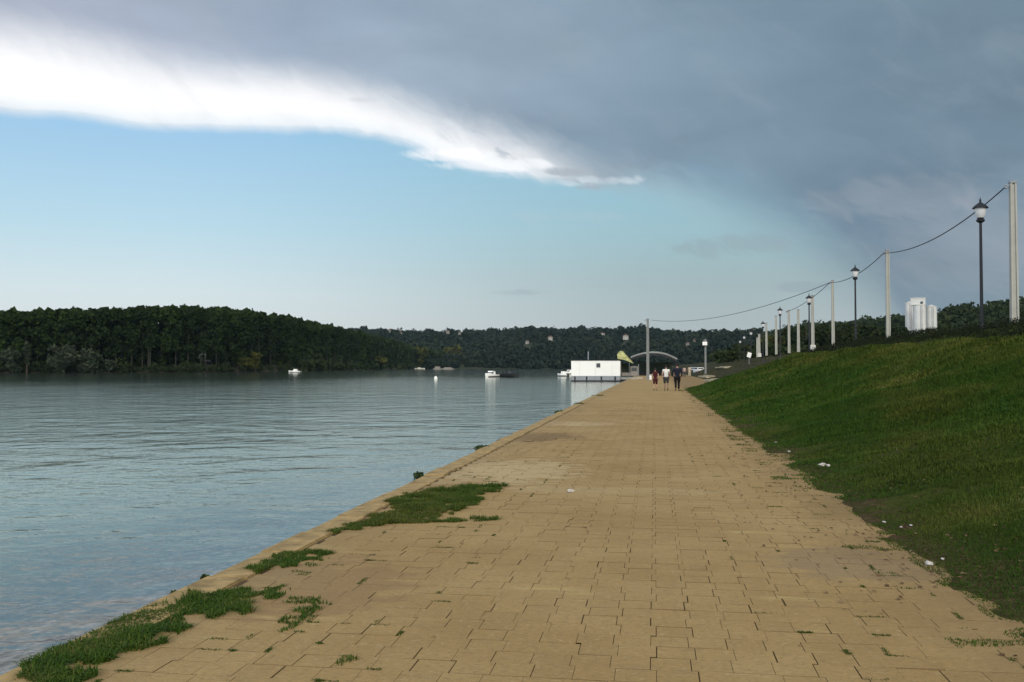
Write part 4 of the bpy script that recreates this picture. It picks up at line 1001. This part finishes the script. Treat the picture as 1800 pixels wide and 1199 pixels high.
def person(px_, feet, H, lab, top, bottom, hair, stride=1, skirtless=True, long_trousers=True, sleeve='short', grp=None, Y_=None, build=1.0, bag=None):
    g = gnd(px_, feet) if Y_ is None else Vector((at(px_, 645, Y_).x, Y_, 0))
    o = empty('person', (g.x, g.y, 0), label=lab, cat='person', group=grp); o.scale = (H / 1.72,) * 3
    B = build; st = stride
    s = Sk(); pel = s.chain([((0, 0, .93), (.145 * B, .10 * B))])
    ch = s.chain([((0, 0, 1.08), (.125 * B, .095 * B)), ((0, -.01, 1.22), (.15 * B, .105 * B)), ((0, -.01, 1.36), (.15 * B, .10 * B))], pel)
    nk = s.chain([((0, 0, 1.46), (.06, .06)), ((0, .01, 1.52), (.052, .055)), ((0, .02, 1.58), (.068, .08)), ((0, .025, 1.645), (.076, .094)), ((0, .015, 1.70), (.055, .065))], ch)
    s.chain([((0, .13, 1.60), .012)], nk - 1)                                   # nose
    for sd in (-1, 1): s.chain([((sd * .085, .015, 1.62), .014)], nk - 1)       # ears
    arms = {}; legs = {}
    for sd in (-1, 1):
        sw = st * sd * -1
        J = [((sd * .17 * B, 0, 1.40), .06 * B), ((sd * .215 * B, -.01 + sw * .03, 1.27), .050 * B), ((sd * .24 * B, -.02 + sw * .07, 1.13), .042), ((sd * .25 * B, .03 + sw * .12, 1.00), .036), ((sd * .25 * B, .07 + sw * .15, .90), .027)]
        arms[sd] = J; wr = s.chain(J, ch)
        hx, hy, hz = J[-1][0]; pm = s.chain([((hx, hy + .015, hz - .05), (.022, .036)), ((hx, hy + .02, hz - .085), (.018, .038))], wr)
        for k, (dy, ln) in enumerate(((-.030, .055), (-.010, .072), (.010, .078), (.030, .070))):
            s.chain([((hx - sd * .004, hy + .02 + dy, hz - .095 - ln * .5), .0095), ((hx - sd * .022, hy + .024 + dy, hz - .095 - ln), .008)], pm)
        s.chain([((hx - sd * .01, hy + .062, hz - .07), .011), ((hx - sd * .02, hy + .075, hz - .10), .009)], pm - 1)
        lw = st * sd
        K = [((sd * .09 * B, 0, .86), (.088 * B, .095 * B)), ((sd * .095 * B, lw * .07, .66), .075 * B), ((sd * .095, lw * .15 + .02, .48), .055), ((sd * .095, lw * .16 - (.05 if lw > 0 else -.0) , .32), .055), ((sd * .095, lw * .24 - (.06 if lw > 0 else .05), .10 + (0 if lw > 0 else .05)), .036)]
        legs[sd] = K; an = s.chain(K, pel)
        ax, ay, az_ = K[-1][0]; s.chain([((ax, ay + .03, az_ - .055), .040), ((ax + sd * .015, ay + .15, az_ - (.065 if lw > 0 else .10)), (.042, .022))], an)
    skin('body', s.V, s.E, s.R, M['skin'], o)
    grow = lambda r, k, a: (r[0] * k + a, r[1] * k + a) if isinstance(r, tuple) else r * k + a
    # top
    s = Sk(); p0 = s.chain([((0, 0, .88), (.165 * B, .125 * B)), ((0, 0, 1.0), (.155 * B, .12 * B)), ((0, 0, 1.12), (.15 * B, .115 * B)), ((0, -.01, 1.24), (.17 * B, .125 * B)), ((0, -.01, 1.365), (.165 * B, .118 * B)), ((0, 0, 1.44), (.09, .08))])
    for sd in (-1, 1):
        J = arms[sd]; n_ = 2 if sleeve == 'short' else 5
        s.chain([(j[0], grow(j[1], 1.12, .012)) for j in J[:n_]], p0 - 1)
    skin('shirt' if sleeve == 'short' else 'jacket', s.V, s.E, s.R, top, o)
    s = Sk(); p0 = s.chain([((0, 0, .94), (.150 * B, .112 * B))])
    for sd in (-1, 1):
        K = legs[sd]; n_ = 5 if long_trousers else 3
        s.chain([(j[0], grow(j[1], 1.10, .014)) for j in K[:n_]], p0)
    skin('trousers' if long_trousers else 'shorts', s.V, s.E, s.R, bottom, o)
    for sd in (-1, 1):
        ax, ay, az_ = legs[sd][-1][0]
        b_ = MB(); b_.box((ax + sd * .008, ay + .06, az_ - .062), (.095, .27, .075), .028, rx=(0 if st * sd > 0 else R(-14))); b_.build('shoe', M['shoe'], o, True)
    # hair cap
    bm = bmesh.new(); bmesh.ops.create_uvsphere(bm, u_segments=18, v_segments=12, radius=1)
    for v in bm.verts:
        n_ = mnoise.noise(v.co * 4) * .05; c_ = v.co * (1 + n_)
        zz = c_.z if c_.z > -.2 or c_.y < .1 else -.2
        v.co = Vector((c_.x * .092, (c_.y * .105 if c_.y < .55 else c_.y * .095) + .012, zz * .105 + 1.655))
        if c_.z < .1 and c_.y > .3: v.co.y = .04
    me = bpy.data.meshes.new('hair'); bm.to_mesh(me); bm.free(); link('hair', me, M['hair'] if hair is None else hair, o, True)
    if bag: 
        b_ = MB(); b_.box((-.05, -.19, 1.22), (.28, .14, .36), .05); b_.build('backpack', bag, o, True)
    return o
person(1152, 686.5, 1.50, 'walker in dark red clothes, leftmost and shortest of the three', M['red_cloth'], M['red_cloth'], None, stride=.7, long_trousers=False, grp=None)
person(1171, 686.5, 1.70, 'walker in a white T-shirt and grey shorts, middle of the three', M['white_shirt'], M['grey_cloth'], None, stride=-.6, long_trousers=False, build=1.08)
person(1190.5, 687.5, 1.80, 'walker in dark navy jacket and black trousers, rightmost of the three', M['navy'], M['black_cloth'], None, stride=.5, long_trousers=True, sleeve='long', build=1.15)
person(1203, 0, 1.65, 'distant person in pale pink beyond the navy walker', M['pink'], M['grey_cloth'], None, Y_=150, grp='distant people at the path end', stride=.4)
person(1212, 0, 1.75, 'distant person in cream right of the pink one', M['cream'], M['cream'], None, Y_=158, grp='distant people at the path end', stride=-.4)

# ------------------------------------------------------------------ litter
def litter(px_, py_, sz, lab, z=None):
    g = gnd(px_, py_, .03); zz = max(0.0, float(slope_z(np.array(g.x), np.array(g.y)))) if z is None else z
    g = gnd(px_, py_, zz + .01)
    bm = bmesh.new(); bmesh.ops.create_icosphere(bm, subdivisions=2, radius=1)
    for v in bm.verts:
        n_ = 1 + mnoise.noise(v.co * 1.7 + Vector((px_, 0, 0))) * .8; v.co = Vector((v.co.x * sz * n_, v.co.y * sz * .7 * n_, v.co.z * sz * .38 * n_ + sz * .2))
    me = bpy.data.meshes.new('paper_scrap'); bm.to_mesh(me); bm.free(); o = link('paper_scrap', me, M['paper']); o.location = g
    o.rotation_euler = (0, 0, px_); tag(o, lab, 'litter', 'scraps of white litter by the grass edge')
litter(1632, 992, .042, 'brightest white paper scrap at the lower right edge of the paving')
litter(1446, 818, .065, 'crumpled white litter on the grass, larger piece of the pair')
litter(1456, 819, .04, 'smaller scrap touching the crumpled white litter on the grass')
litter(1554, 918, .02, 'tiny white scrap in grass, left of the three in a row')
litter(1584, 927, .016, 'tiny white scrap in grass, lowest of the three in a row')
litter(1601, 924, .018, 'tiny white scrap in grass, right of the three in a row')
litter(1387, 794, .035, 'small pale scrap at the grass edge above the crumpled litter')
litter(1364, 778, .03, 'farthest tiny pale scrap at the grass edge')
litter(1003, 864, .05, 'flat whitish scrap lying on the pavers in mid path', 0.0)
litter(1657, 983, .02, 'tiny pale scrap right above the brightest paper scrap')

# ------------------------------------------------------------------ air
mhz = bpy.data.materials.new('river_air'); mhz.use_nodes = True; t = NT(mhz.node_tree); t.n.clear()
oo = t.new('ShaderNodeOutputMaterial'); pv = t.new('ShaderNodeVolumePrincipled')
pv.inputs['Color'].default_value = (.55, .80, 1, 1); pv.inputs['Density'].default_value = .00004; pv.inputs['Anisotropy'].default_value = 0.0
t.l.new(pv.outputs[0], oo.inputs['Volume'])
hzb = MB().box((-300, 900, 57), (7000, 4200, 124)).build('haze', mhz); tag(hzb, kind='stuff', label='thin bluish air over the river and the far hills', cat='haze')
